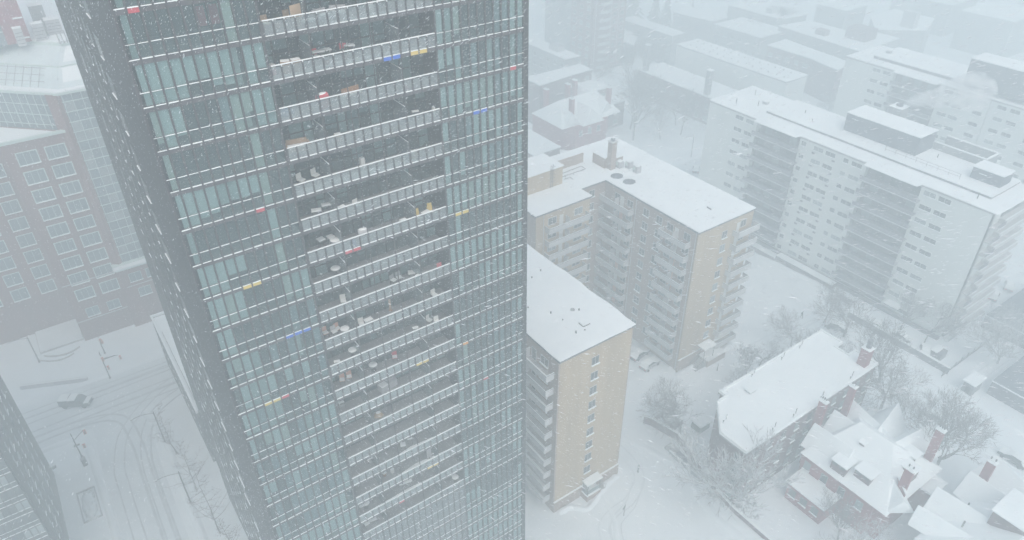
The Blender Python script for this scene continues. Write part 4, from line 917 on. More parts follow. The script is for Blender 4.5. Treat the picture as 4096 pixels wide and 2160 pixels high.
def street_tree(u, v, h, label, rz, seed):
    t_ = thing('street_tree', (u, v, 0), label, 'tree', 'slender street trees beside the tower', rz); rnd = random.Random(seed); tr = B(); cr = B(); p = Vector((0, 0, 0)); n = 14; r = .13
    for k in range(n):
        q = p + Vector((rnd.uniform(-.12, .12), rnd.uniform(-.12, .12), h/n)); tr.tube(p, q, r, r*.87, 6); p = q; r *= .87
        if k < 2: continue
        for j in range(3):
            a = rnd.uniform(0, 6.28); L_ = (h*.27)*(1.12-k/n)*rnd.uniform(.6, 1.1); c = p; rr = max(.022, r*.5); d = Vector((math.cos(a), math.sin(a), rnd.uniform(.25, .7)))
            for s in range(4):
                c2 = c + d*(L_/4); cr.tube(c, c2, rr, rr*.75, 4); rr = max(.016, rr*.75); c = c2; d = (d + Vector((rnd.uniform(-.2, .2), rnd.uniform(-.2, .2), rnd.uniform(-.05, .2))))
                for w2 in range(2):
                    b2 = Vector((rnd.uniform(-1, 1), rnd.uniform(-1, 1), rnd.uniform(0, .7))).normalized(); cr.tube(c, c+b2*L_*.3, .017, .012, 3)
    for b2, nm in ((tr, 'trunk'), (cr, 'crown')):
        o = bpy.data.objects.new(nm, b2.mesh(nm, bark)); col.objects.link(o); o.parent = t_
    return t_
def tree(u, v, h, label, kind='a', cat='tree', group='bare winter trees', rz=None):
    spec = {'a': (1, 12, 1.2, bark, .28, 5, 3, .18), 'b': (2, 12, .95, bark, .3, 5, 3, .35), 'c': (3, 12, .95, bark2, .12, 5, 3, .28), 'd': (4, 12, 1.2, bark2, .24, 5, 3, .2)}[kind]
    if kind not in TM: TM[kind] = tree_mesh(spec[0], spec[1], spec[2], spec[3], trunk_frac=spec[4], depth=spec[5], kids=spec[6], upw=spec[7], rmin=.032 if kind == 'c' else .019)
    t_ = thing('bare_tree', (u, v, 0), label, cat, group, rz if rz is not None else random.uniform(0, 6))
    for me, nm in zip(TM[kind], ('trunk', 'crown')):
        o = bpy.data.objects.new(nm, me); col.objects.link(o); o.parent = t_; o.scale = (h/12,)*3
    return t_
random.seed(13)
tree(73.9, 55.2, 11, 'bare tree behind the brick garden wall opposite the near buff block', 'a', rz=1.0)
tree(72.3, 57.6, 9, 'spreading frosted tree leaning out at the end of the brick garden wall', 'd', rz=2.2)
tree(70.1, 39.2, 17.5, 'snow laden tree with twisting white limbs at the blunt end of the brown block', 'c', rz=.4)
tree(77.6, 26.6, 8, 'bare tree below the lean-to of the large red house', 'b'); tree(76.0, 23.2, 8.5, 'frosted tree at the bottom edge left of the cropped house', 'd')
tree(100.8, 24.9, 15, 'tall forked tree right of the large red house', 'b', rz=2.0); tree(103.5, 27.5, 12, 'slighter tree just behind the tall forked one', 'a'); tree(104.0, 34.0, 13, 'frosted tree behind the large red house gables', 'd')
tree(107.5, 38.5, 14, 'tree beyond the round chimney end of the brown block', 'a'); tree(112.5, 42.0, 13, 'dense bare tree between brown block and snowy lane', 'b'); tree(109.0, 47.5, 9, 'small tree at the far corner of the brown block roof', 'a')
tree(120.0, 54.5, 13, 'thick trunked tree standing by the parked snowed car below the white slab', 'a'); tree(120.6, 59.6, 8, 'small round headed tree nearest the walking person', 'b')
tree(109.0, 58.9, 8.5, 'bare shrubby tree at the top corner of the brown block', 'a'); tree(106.0, 54.5, 8, 'low tree touching the far edge of the brown block roof', 'b'); tree(94.0, 57.5, 7, 'spindly tree behind the left edge of the brown block roof', 'b'); tree(89.0, 56.0, 6.5, 'small frosted tree midway along the path behind the brown block', 'd'); tree(99.0, 58.6, 6.5, 'low spindly tree beside the blue street sign', 'a')
tree(129.5, 48.5, 9, 'hazy tree in front of the white slab plinth', 'b'); tree(131.5, 44.0, 9, 'hazy tree under the sharp corner of the white slab', 'a')
tree(137.0, 32.4, 12, 'crooked tree by the dark wall at the right edge', 'c'); tree(140, 35.5, 10, 'tree behind the crooked one at the right edge', 'd'); tree(152, 30, 11, 'tree beyond the dark flat block on the right', 'b')
tree(155.8, 156.2, 17, 'largest hazy tree between the gabled brick house and the white slab', 'b'); tree(165.5, 143.7, 13, 'hazy tree with clear trunk left of the white slab corner', 'b'); tree(150.5, 149, 16, 'hazy tree rising behind the buff block roof ridge', 'a'); tree(162, 160, 15, 'faint tree behind the largest hazy one', 'a'); tree(173.5, 138, 11, 'faint tree touching the far wall of the white slab', 'd'); tree(170, 150, 10, 'faint low tree near the stout chimneys', 'a'); tree(158, 145, 12, 'hazy tree over the snowed yard by the parked cars', 'd')
tree(181, 184, 14, 'faint tree at the foot of the tall hazy brick tower', 'b'); tree(193, 188, 13, 'faint tree right of the tall hazy brick tower', 'a'); tree(171, 191, 12, 'faint tree between hazy tower and parapeted block', 'a'); tree(255, 160, 14, 'faint tree behind the big flat roofed hall', 'a'); tree(250, 185, 13, 'faint tree at the right of the hazy upper roof', 'b')
tree(215, 118, 12, 'faint tree behind the second white slab', 'a'); tree(186, 122, 12, 'faint tree in the gap between both white slabs', 'd'); tree(221, 150, 12, 'faint tree before the scalloped brick row', 'b'); tree(209, 122, 11, 'faint frosted tree near the dotted roof corner', 'd')
street_tree(2.6, 81.4, 16, 'slender street tree nearest the bottom of the left street', 0, 3); street_tree(1.9, 91.5, 12, 'slender street tree in the middle of the row along the tower', 1, 4); street_tree(1.4, 101.5, 11, 'slender street tree nearest the junction', 2, 5); street_tree(3.2, 76.0, 9, 'shortest slender street tree at the bottom edge beside the tower', 2, 6)
def fir(u, v, h, label):
    t_ = thing('fir_tree', (u, v, 0), label, 'tree', 'pointed firs in the haze'); B().tube((u, v, 0), (u, v, h*.3), .25, .2, 6).build('trunk', bark, t_)
    b = B(); rnd = random.Random(int(u*7+v)); n = 9
    for k in range(n):
        z = h*(.1+.9*k/n); r = (h*.22)*(1-k/n)+.2
        for j in range(11):
            a = 6.283*j/11+rnd.uniform(-.2, .2); rr = r*rnd.uniform(.7, 1.2); s = .28*r
            b.poly([(u, v, z+h*.16), (u+rr*math.cos(a)-s*math.sin(a), v+rr*math.sin(a)+s*math.cos(a), z-.3), (u+rr*math.cos(a)+s*math.sin(a), v+rr*math.sin(a)-s*math.cos(a), z-.2)])
    b.build('crown', plant, t_)
for (u, v, h, lb) in ((232, 248, 20, 'leftmost pointed fir beside the hazy tower'), (238, 244, 21, 'second pointed fir from the hazy tower'), (240, 232, 17, 'middle pointed fir above the house row'), (243, 228, 16, 'pointed fir right of the middle one'), (248, 218, 13, 'short rightmost pointed fir by the notched roof')): fir(u, v, h, lb)

# ---------------- vehicles ----------------
def car(u, v, rz, label, paint, snowed=True, group='parked snow covered cars', name='parked_car'):
    c = thing(name, (u, v, 0), label, 'car', group, rz)
    base = Vector((u, v, 0))
    def put(b, nm, m, par=c):
        me = b.mesh(nm, m); o = bpy.data.objects.new(nm, me); col.objects.link(o); o.parent = par; return o
    def prof(pts, y0, y1, ins=.0):
        b = B(); n = len(pts); b.v = [(x, y0+ins*(z > .75), z) for x, z in pts] + [(x, y1-ins*(z > .75), z) for x, z in pts]
        b.f = [tuple(range(n)), tuple(range(2*n-1, n-1, -1))] + [(k, n+k, n+(k+1) % n, (k+1) % n) for k in range(n)]; return b
    body = put(prof([(-2.2, .3), (-2.15, .75), (-1.9, .88), (1.2, .92), (2.0, .78), (2.2, .6), (2.2, .3)], -.88, .88), 'body', paint)
    cab = put(prof([(-1.75, .86), (-1.35, 1.38), (.25, 1.42), (1.15, .9)], -.82, .82, .12), 'cabin_glass', wpane)
    put(prof([(-1.4, 1.38), (-1.3, 1.45), (.2, 1.47), (.32, 1.40)], -.72, .72), 'roof', paint)
    for x in (-1.4, 1.4):
        for y in (-.85, .85): w_ = put(B().tube((x, y-.1, .32), (x, y+.1, .32), .32, .32, 12), 'wheel', tyre)
    for y in (-.6, .6): put(B().box(2.14, y-.18, .56, 2.22, y+.18, .7), 'headlight', frame_w); put(B().box(-2.2, y-.2, .6, -2.14, y+.2, .76), 'tail_light', red)
    if snowed:
        put(prof([(-1.5, 1.455), (-1.4, 1.62), (.2, 1.62), (.35, 1.47)], -.72, .72), 'roof_snow', snow2)
        put(prof([(.3, 1.44), (.4, 1.52), (1.25, 1.02), (2.1, .9), (2.15, .74), (1.2, .93)], -.84, .84), 'bonnet_snow', snow2); put(prof([(-2.15, .88), (-2.1, 1.0), (-1.75, 1.0), (-1.4, 1.5), (-1.45, 1.36), (-1.8, .87)], -.84, .84), 'boot_snow', snow2)
    return c
car(82.2, 74.2, R(8), 'snow buried car with bare dark side, closest to the near buff block', carp); car(81.8, 70.9, R(6), 'silver car under thick snow beside the balconied wall of the L shaped block', carw)
car(121.0, 57.0, R(-60), 'dark car by the thick trunked tree below the white slab', carp); car(127.8, 52.5, R(-65), 'snowed car on the terrace in front of the white slab', carw); car(128.6, 47.6, R(-70), 'pale car beside hedges under the white slab end', carw)
car(128.5, 42.3, R(25), 'white topped car below the sharp corner of the white slab', carp, group=None); car(164.4, 43.4, R(20), 'snowed car farthest up the right edge yard', carw); car(158.0, 43.6, R(15), 'snowed car right of the slab end balconies', carp); car(152.5, 43.9, R(10), 'snowed car nearest the slab end balconies', carw)
car(114.5, 19.0, R(85), 'dark car on the lane at the right edge near the cropped house', carp); car(113.0, 31.5, R(88), 'buried car on the lane behind the tall forked tree', carw)
car(167.2, 178.5, R(80), 'left car of three in the hazy yard', carw); car(170.6, 178.4, R(80), 'middle car of three in the hazy yard', carw); car(174.2, 178.5, R(80), 'right car of three in the hazy yard', carp); car(150.9, 123.5, R(40), 'dark car by the far corner of the white slab', carp)
# pickup with snowed cargo box on the road
tk = thing('pickup_truck', (-10.4, 124.0, 0), 'dark pickup truck with snow on its cargo cover crossing the junction', 'truck', rz=R(-32))
def put(b, nm, m, par=tk):
    o = bpy.data.objects.new(nm, b.mesh(nm, m)); col.objects.link(o); o.parent = par; return o
put(B().box(-2.7, -.95, .45, 2.6, .95, 1.05), 'body', carp); put(B().box(-2.65, -.92, 1.06, .35, .92, 1.75), 'cargo_box', carp); put(B().box(-2.6, -.88, 1.752, .3, .88, 1.95), 'cargo_snow', snow2)
b = B(); pts = [(.4, 1.06), (.5, 1.75), (1.1, 1.75), (1.75, 1.06)]; b.v = [(x, -.85, z) for x, z in pts] + [(x, .85, z) for x, z in pts]; b.f = [(0, 1, 2, 3), (7, 6, 5, 4)] + [(k, 4+k, 4+(k+1) % 4, (k+1) % 4) for k in range(4)]; put(b, 'cab', wpane)
put(B().box(1.75, -.85, 1.06, 2.55, .85, 1.2), 'bonnet_snow', snow2); put(B().box(-1.0, -.9, 1.96, -.9, .9, 2.0), 'roof_bar', rail_d)
for x in (-1.7, 1.7):
    for y in (-.92, .92): put(B().tube((x, y-.12, .42), (x, y+.12, .42), .42, .42, 12), 'wheel', tyre)
for y in (-.7, .7): put(B().box(2.6, y-.18, .75, 2.66, y+.18, .95), 'headlight', frame_w)

# ---------------- street furniture ----------------
def pole(name, u, v, h, label, cat, r=.11, group=None):
    p = thing(name, (u, v, 0), label, cat, group); B().tube((u, v, 0), (u, v, h), r, r*.7, 8).build('post', dmetal, p); B().tube((u, v, 0), (u, v, .25), r*1.6, r*1.6, 8).build('base', dmetal, p); return p
def head(p, u, v, z, m=signal_o):
    o = B().box(u-.2, v-.17, z, u+.2, v+.17, z+1.05).build('signal_head', m, p); B().box(u-.22, v-.2, z+1.052, u+.22, v+.2, z+1.13).build('snow_cap', snow2, o)
    for k in range(3): B().tube((u, v-.18, z+.2+.32*k), (u, v-.26, z+.2+.32*k), .11, .11, 8).build('lens', (pent, pent, red)[k], o)
s1 = pole('traffic_signal', -4.1, 128.1, 6.6, 'taller yellow signal post with blue street sign, beyond the road', 'traffic signal', group='traffic signals'); head(s1, -4.0, 127.7, 4.6); head(s1, -3.7, 127.8, 2.3)
B().box(-4.0, 128.05, 4.55, -1.9, 128.12, 4.75).build('street_sign', pent, s1); B().tube((-4.1, 128.1, 4.9), (-1.3, 127.2, 5.1), .06, .05, 6).build('arm', dmetal, s1); head(s1, -1.2, 127.1, 4.1)
s2 = pole('traffic_signal', -3.5, 136.5, 4.2, 'short yellow signal post close to the brick hotel', 'traffic signal', group='traffic signals'); head(s2, -3.35, 136.2, 3.0); head(s2, -3.2, 136.6, 2.4)
s3 = pole('traffic_signal', -11.9, 110.0, 5.6, 'signal post with long arm holding an orange head, on the near corner', 'traffic signal', group='traffic signals'); B().tube((-11.9, 110, 4.0), (-10.2, 110.2, 5.1), .05, .04, 6).build('arm', dmetal, s3); head(s3, -10.0, 110.1, 4.4); head(s3, -10.9, 109.8, 1.9)
B().box(-12.25, 109.9, 2.7, -11.4, 110.1, 2.9).build('street_sign', dmetal, s3)
cb = thing('signal_cabinet', (-11.7, 107.8, 0), 'dark grey signal cabinet beside the near corner signal post', 'cabinet'); B().box(-12.05, 107.5, 0, -11.35, 108.1, 1.5).build('housing', dmetal, cb); B().box(-12.1, 107.45, 1.502, -11.3, 108.15, 1.55).build('lid', metal, cb)
for (u, v, h, lb) in ((-14.5, 141.1, 6.4, 'lamp post in the forecourt of the brick hotel'), (.4, 105.2, 7.4, 'street lamp with long curved arm near the junction'), (.5, 89.7, 7.4, 'street lamp among the slender street trees'), (156.6, 130.7, 7, 'lamp post in the hazy yard by the white slab')):
    p = pole('street_lamp', u, v, h, lb, 'street lamp', .12, 'street lamps'); b = B(); q0 = Vector((u, v, h-.35))
    for k in range(5):
        q1 = q0 + Vector((-.62, .12, .13*(2-k)*.6)); b.tube(q0, q1, .045, .04, 5); q0 = q1
    b.build('arm', dmetal, p); B().box(q0.x-.45, q0.y-.12, q0.z-.1, q0.x+.05, q0.y+.12, q0.z+.02).build('lamp_head', metal, p); B().box(q0.x-.45, q0.y-.12, q0.z+.022, q0.x+.05, q0.y+.12, q0.z+.08).build('snow_cap', snow2, p)
md = thing('median_planter', (-13, 132.3, 0), 'long concrete median barrier of linked sections in the main road', 'barrier'); B0 = (-18.3, 134.7); B1 = (-7.6, 129.9)
for k in range(8):
    a = Vector(B0).lerp(Vector(B1), k/8); c = Vector(B0).lerp(Vector(B1), (k+.94)/8); d = (c-a).normalized(); n_ = Vector((-d.y, d.x))*.32
    B().prism([tuple(a-n_), tuple(c-n_), tuple(c+n_), tuple(a+n_)], 0, .75).build('barrier_section', mat('barrier', (.42, .42, .44)), md); n_ *= .45; B().prism([tuple(a-n_), tuple(c-n_), tuple(c+n_), tuple(a+n_)], .752, .84).build('section_snow', snow2, md)
pl = thing('planter_bed', (-12.6, 98.5, 0), 'square planted bed with scraggy snowed bushes on the near corner', 'planter')
for (a, b2, c, d) in ((-14.0, 95.2, -13.8, 102.1), (-11.5, 95.2, -11.3, 102.1), (-13.8, 101.9, -11.5, 102.1), (-13.8, 95.2, -11.5, 95.4)): B().box(a, b2, 0, c, d, .22).build('kerb', mat('barrier', (.42, .42, .44)), pl)
b = B(); rnd = random.Random(2)
B().dome((-12.65, 98.6, .05), 1.05, 3.1, .55, 16, 5, .1).build('snow_mound', gsnow, pl, smooth=True)
for k in range(80):
    u, v = rnd.uniform(-13.6, -11.7), rnd.uniform(95.6, 101.7)
    for j in range(3): b.tube((u, v, .05), (u+rnd.uniform(-.5, .5), v+rnd.uniform(-.5, .5), rnd.uniform(.5, 1.1)), .018, .01, 3)
tag(b.build('bushes', bark2, pl), kind='stuff')
for (u, v, lb) in ((-15.9, 108.2, 'small dark box fixed to the end wall of the corner glass block'),):
    o = thing('wall_box', (u, v, 1.9), lb, 'box'); B().box(-16.28, v-.3, 1.7, -15.5, v+.3, 2.3).build('housing', dmetal, o); B().box(-16.28, v-.32, 2.302, -15.48, v+.32, 2.36).build('snow_cap', snow2, o)
sg = pole('sign_post', 98.1, 60.2, 3.0, 'small street sign on a post behind the brown block roof', 'sign', .05); B().box(97.7, 60.12, 2.3, 98.5, 60.16, 2.95).build('sign_board', pent, sg)
sg = pole('sign_post', 54.6, 48.4, 2.2, 'leaning sign on a thin post in the open snow below the near block', 'sign', .035); B().prism([(54.2, 48.3), (54.95, 48.55), (54.92, 48.6), (54.17, 48.35)], 1.6, 2.2).build('sign_board', metal, sg)
bl = thing('bollard', (62.2, 53.3, 0), 'slim dark bollard half sunk in snow beside the near block', 'bollard'); B().tube((62.2, 53.3, 0), (62.2, 53.3, 1.9), .16, .14, 8).build('post', metal, bl); B().tube((62.2, 53.3, 1.9), (62.2, 53.3, 2.15), .14, .03, 8).build('cap', snow2, bl)
for (u, v, lb) in ((91.5, 62.5, 'low lamp stub beside the steps of the L shaped block'), (86.5, 53.6, 'first thin fence post behind the brown block'), (89.2, 53.8, 'second thin fence post behind the brown block'), (92.8, 54.3, 'third thin fence post behind the brown block')): pole('post_stub', u, v, 1.7, lb, 'post', .06)
# brick garden wall, stair well, fences
gw = thing('garden_wall', (71, 50, 0), 'long low brick garden wall capped with snow, running past the blunt end of the brown block', 'wall')
path = [(70.6, 60.8), (71.3, 59.6), (72.4, 54.4), (71.2, 49.6), (69.4, 43.0), (68.9, 39.1), (68.9, 33.0), (69.2, 20)]
for p, q in zip(path, path[1:]):
    d = (Vector(q)-Vector(p)).normalized(); n_ = Vector((-d.y, d.x))*.16; hh = 1.7 if p[1] > 50 else (1.3 if p[1] > 43 else .9)
    B().prism([tuple(Vector(p)-n_), tuple(Vector(q)-n_), tuple(Vector(q)+n_), tuple(Vector(p)+n_)], 0, hh).build('wall_section', brickd, gw); n_ *= 1.2
    B().prism([tuple(Vector(p)-n_), tuple(Vector(q)-n_), tuple(Vector(q)+n_), tuple(Vector(p)+n_)], hh+.002, hh+.14).build('coping_snow', snow2, gw)
B().prism([(70.6, 60.8), (74.6, 61.4), (75.2, 60.0), (71.3, 59.6)], 0, 1.6).build('pier', brickd, gw); B().prism([(70.5, 60.9), (74.6, 61.5), (75.3, 59.9), (71.3, 59.5)], 1.602, 1.8).build('coping_snow', gsnow, gw)
bs = thing('brick_bay', (75.2, 60.2, 0), 'square brick enclosure with snow inside at the head of the garden wall', 'enclosure')
for (a, b2, c, d) in ((74.0, 59.0, 74.2, 61.6), (76.4, 59.0, 76.6, 61.6), (74.2, 61.4, 76.4, 61.6), (74.2, 59.0, 76.4, 59.2)): B().box(a, b2, 1.82 if False else 0, c, d, 2.3).build('wall', brickd, bs)
B().box(74.2, 59.2, 0, 76.4, 61.4, 1.9).build('snow_fill', snow, bs)
for k, (u, v) in enumerate(((74.5, 57.4), (77.8, 54.2))):
    o = thing('garden_shelter', (u, v, 0), ('low snowed lean-to roof against the brick garden wall', 'snowed box shaped hedge in the garden behind the brick wall')[k], ('shelter', 'hedge')[k]); B().box(u-1.2, v-1, 0, u+1.2, v+1, 1.5).build(('wall', 'foliage')[k], (brickd, plant)[k], o); B().box(u-1.3, v-1.1, 1.502, u+1.3, v+1.1, 1.75).build('snow_cap', snow, o)
pit = thing('stair_well', (70.3, 50.8, 0), 'sunken stair well with low side walls and thin rail beside the brick garden wall', 'stairs')
B().box(69.3, 47.6, .006, 71.0, 52.6, .02).build('well_floor', bay_r, pit); B().box(69.05, 46.9, 0, 69.25, 53.2, .8).build('side_wall', grey_w, pit); B().box(69.0, 46.9, .802, 69.3, 53.2, .9).build('coping_snow', snow2, pit)
b = B()
for v in (47, 50, 53): b.tube((69.15, v, .8), (69.15, v, 1.7), .035, .035, 5)
b.tube((69.15, 46.9, 1.7), (69.15, 53.2, 1.7), .035, .035, 5); b.build('rail', dmetal, pit)
for k in range(6): B().box(69.3, 52.6+.3*k, .0, 71, 52.88+.3*k, .1+.08*k).build('step', conc, pit)
fn = thing('terrace_wall', (126.4, 52, 0), 'dark retaining wall edging the snowed terrace in front of the white slab', 'wall'); B().prism([(126.2, 57.9), (126.5, 57.9), (126.4, 36.4), (126.1, 36.4)], 0, 1.5).build('wall', bay_r, fn); B().prism([(126.1, 57.9), (126.6, 57.9), (126.5, 36.4), (126.0, 36.4)], 1.502, 1.62).build('coping_snow', snow2, fn)
fn = thing('wire_fence', (134, 38, 0), 'low fence along the lane toward the dark block at the right edge', 'fence'); b = B()
for k in range(9): b.tube((124.4+2.4*k, 36.6+.04*k, 0), (124.4+2.4*k, 36.6+.04*k, 1.3), .05, .05, 5)
b.build('post', rail_d, fn); B().box(124.4, 36.55, .3, 143.6, 36.6, .75).build('rail', rail_d, fn); B().box(124.4, 36.55, 1.0, 143.6, 36.6, 1.1).build('rail', rail_d, fn)
sh = thing('shed', (125.3, 31.8, 0), 'little flat roofed shed standing alone in the snow at the right', 'shed'); B().box(123.5, 30.8, 0, 127, 32.6, 2.7).build('wall', grey_w, sh); B().box(123.2, 30.5, 2.702, 127.4, 32.9, 3.0).build('roof_snow', snow, sh); B().box(123.42, 31.2, .1, 123.49, 32.0, 2.0).build('door', dmetal, sh)
sh = thing('bin_store', (129.3, 40.2, 0), 'small dark bin store with patchy snow under the white slab corner', 'shed'); B().box(128.2, 39.2, 0, 130.6, 41.2, 1.7).build('wall', bay_r, sh); B().box(128.0, 40.0, 1.702, 130.7, 41.3, 1.9).build('roof_snow', snow, sh)
# steps and canopy of the L shaped block
ec = thing('entrance_canopy', (92, 65.6, 0), 'snowed canopy over the steps of the L shaped block', 'porch')
B().box(89.6, 64.6, 4.2, 92.6, 66.55, 4.4).build('canopy', balc, ec); B().box(89.5, 64.5, 4.402, 92.7, 66.56, 4.65).build('canopy_snow', snow, ec)
for u, v in ((89.8, 64.8), (92.4, 64.8)): B().tube((u, v, 0), (u, v, 4.19), .07, .07, 6).build('post', dmetal, ec)
B().box(90.5, 64.2, 0, 95.5, 66.55, 1.5).build('landing', beige2, ec); B().box(90.45, 64.15, 1.502, 95.5, 66.55, 1.65).build('landing_snow', snow2, ec)
for k in range(8): B().box(90.2-.33*k, 64.6, 0, 90.5-.33*k, 66.2, 1.4-.17*k).build('step', conc, ec)
for v in (64.55, 66.25):
    b = B(); b.tube((90.4, v, 2.5), (87.7, v, 1.0), .04, .04, 5)
    for k in range(6): b.tube((90.2-.5*k, v, .1), (90.2-.5*k, v, 2.4-.28*k), .03, .03, 4)
    b.build('handrail', dmetal, ec)

# ---------------- person ----------------
def person(u, v, rz, label):
    p = thing('person', (u, v, 0), label, 'person', rz=rz)
    me = bpy.data.meshes.new('body'); V_ = [(0, 0, .95), (0, .02, 1.15), (0, .03, 1.38), (0, .02, 1.50), (0, 0, 1.62), (0, -.01, 1.70),
        (-.10, 0, .88), (-.12, -.16, .50), (-.12, -.10, .08), (-.12, -.24, .05), (.10, 0, .88), (.12, .18, .52), (.12, .30, .12), (.12, .20, .05),
        (-.20, .02, 1.40), (-.27, .10, 1.14), (-.24, -.06, .93), (.20, .02, 1.40), (.27, -.08, 1.14), (.24, -.22, .98)]
    E_ = [(0, 1), (1, 2), (2, 3), (3, 4), (4, 5), (0, 6), (6, 7), (7, 8), (8, 9), (0, 10), (10, 11), (11, 12), (12, 13), (2, 14), (14, 15), (15, 16), (2, 17), (17, 18), (18, 19)]
    me.from_pydata(V_, E_, []); o = bpy.data.objects.new('body', me); col.objects.link(o); o.parent = p
    md_ = o.modifiers.new('skin', 'SKIN'); rr = [.17, .16, .19, .075, .105, .09, .10, .075, .055, .05, .10, .075, .055, .05, .085, .06, .045, .085, .06, .045]
    for i, r in enumerate(rr): me.skin_vertices[0].data[i].radius = (r, r*.85)
    me.skin_vertices[0].data[0].use_root = True
    sb = o.modifiers.new('sub', 'SUBSURF'); sb.levels = 1; sb.render_levels = 1; me.materials.append(mat('dark_coat', (.04, .045, .06), .9))
    b = B(); b.dome((0, .0, 1.62), .115, .125, .16, 10, 4); o2 = bpy.data.objects.new('hat', b.mesh('hat', mat('knit_hat', (.07, .07, .08)))); col.objects.link(o2); o2.parent = p
    b = B(); b.box(-.15, .12, 1.05, .15, .28, 1.45); o3 = bpy.data.objects.new('backpack', b.mesh('backpack', mat('dark_coat', (.04, .045, .06)))); col.objects.link(o3); o3.parent = p
person(118.1, 63.2, R(40), 'lone person in dark winter clothes walking across the open snow')

# ---------------- things on the balconies ----------------
def bits(nm, u, v, z, mk, label, cat, rz=0):
    t_ = thing(nm, (u, v, z), label, cat, 'things left out on the glass tower balconies', rz)
    for pn, m, f in mk:
        b = B(); f(b); o = bpy.data.objects.new(pn, b.mesh(pn, m)); col.objects.link(o); o.parent = t_
    return t_
def legs(w_, d, h, r=.025):
    return [('leg', dmetal, (lambda b, x=x, y=y: b.box(x-r, y-r, 0, x+r, y+r, h))) for x in (-w_/2+r, w_/2-r) for y in (-d/2+r, d/2-r)]
def chair(m): return [('seat', m, lambda b: b.box(-.24, -.24, .42, .24, .24, .47)), ('backrest', m, lambda b: b.box(-.24, .2, .5, .24, .25, .95)), ('seat_snow', snow2, lambda b: b.box(-.22, -.23, .472, .22, .18, .53))] + legs(.46, .46, .42)
def table(w_, d, m=greyc, h=.72): return [('table_top', m, lambda b: b.box(-w_/2, -d/2, h, w_/2, d/2, h+.04)), ('table_snow', snow2, lambda b: b.box(-w_/2+.03, -d/2+.03, h+.042, w_/2-.03, d/2-.03, h+.11))] + legs(w_-.1, d-.1, h)
def rtable(r=.42): return [('table_top', greyc, lambda b: b.tube((0, 0, .7), (0, 0, .74), r, r, 16)), ('table_snow', snow2, lambda b: b.dome((0, 0, .742), r*.95, r*.95, .12, 14)), ('leg', dmetal, lambda b: b.tube((0, 0, 0), (0, 0, .7), .05, .05, 8)), ('base', dmetal, lambda b: b.tube((0, 0, 0), (0, 0, .04), .25, .25, 10))]
def boxy(w_, d, h, m, lid=True): return [('body', m, lambda b: b.box(-w_/2, -d/2, .02, w_/2, d/2, h))] + ([('snow_cap', snow2, lambda b: b.box(-w_/2+.02, -d/2+.02, h+.002, w_/2-.02, d/2-.02, h+.07))] if lid else [])
def sofa(w_, m): return [('seat', m, lambda b: b.box(-w_/2, -.38, .12, w_/2, .3, .42)), ('backrest', m, lambda b: b.box(-w_/2, .3, .12, w_/2, .45, .82)), ('armrest', m, lambda b: b.box(-w_/2-.14, -.38, .12, -w_/2-.005, .45, .62)), ('armrest', m, lambda b: b.box(w_/2+.005, -.38, .12, w_/2+.14, .45, .62)), ('seat_snow', snow2, lambda b: b.box(-w_/2+.04, -.36, .422, w_/2-.04, .2, .52))]
def bushy(b, s=1.0, seed=1):
    r = random.Random(seed)
    for k in range(26):
        a = r.uniform(0, 6.28); e = r.uniform(.1, .4)*s; b.tube((0, 0, .3), (e*math.cos(a), e*math.sin(a), .35+r.uniform(.2, .55)*s), .02, .05, 3)
def planter(m=plant): return [('pot', mat('clay_pot', (.3, .15, .1)), lambda b: b.tube((0, 0, 0), (0, 0, .32), .16, .22, 10)), ('plant', m, lambda b: bushy(b))]
def bbq(m): return [('lid', m, lambda b: b.tube((-.4, 0, .9), (.4, 0, .9), .26, .26, 10)), ('tray', dmetal, lambda b: b.box(-.45, -.26, .68, .45, .26, .78)), ('cabinet', m, lambda b: b.box(-.36, -.22, .1, .36, .22, .66)), ('snow_cap', snow2, lambda b: b.dome((0, 0, 1.12), .38, .2, .09, 10))] + legs(.7, .4, .12)
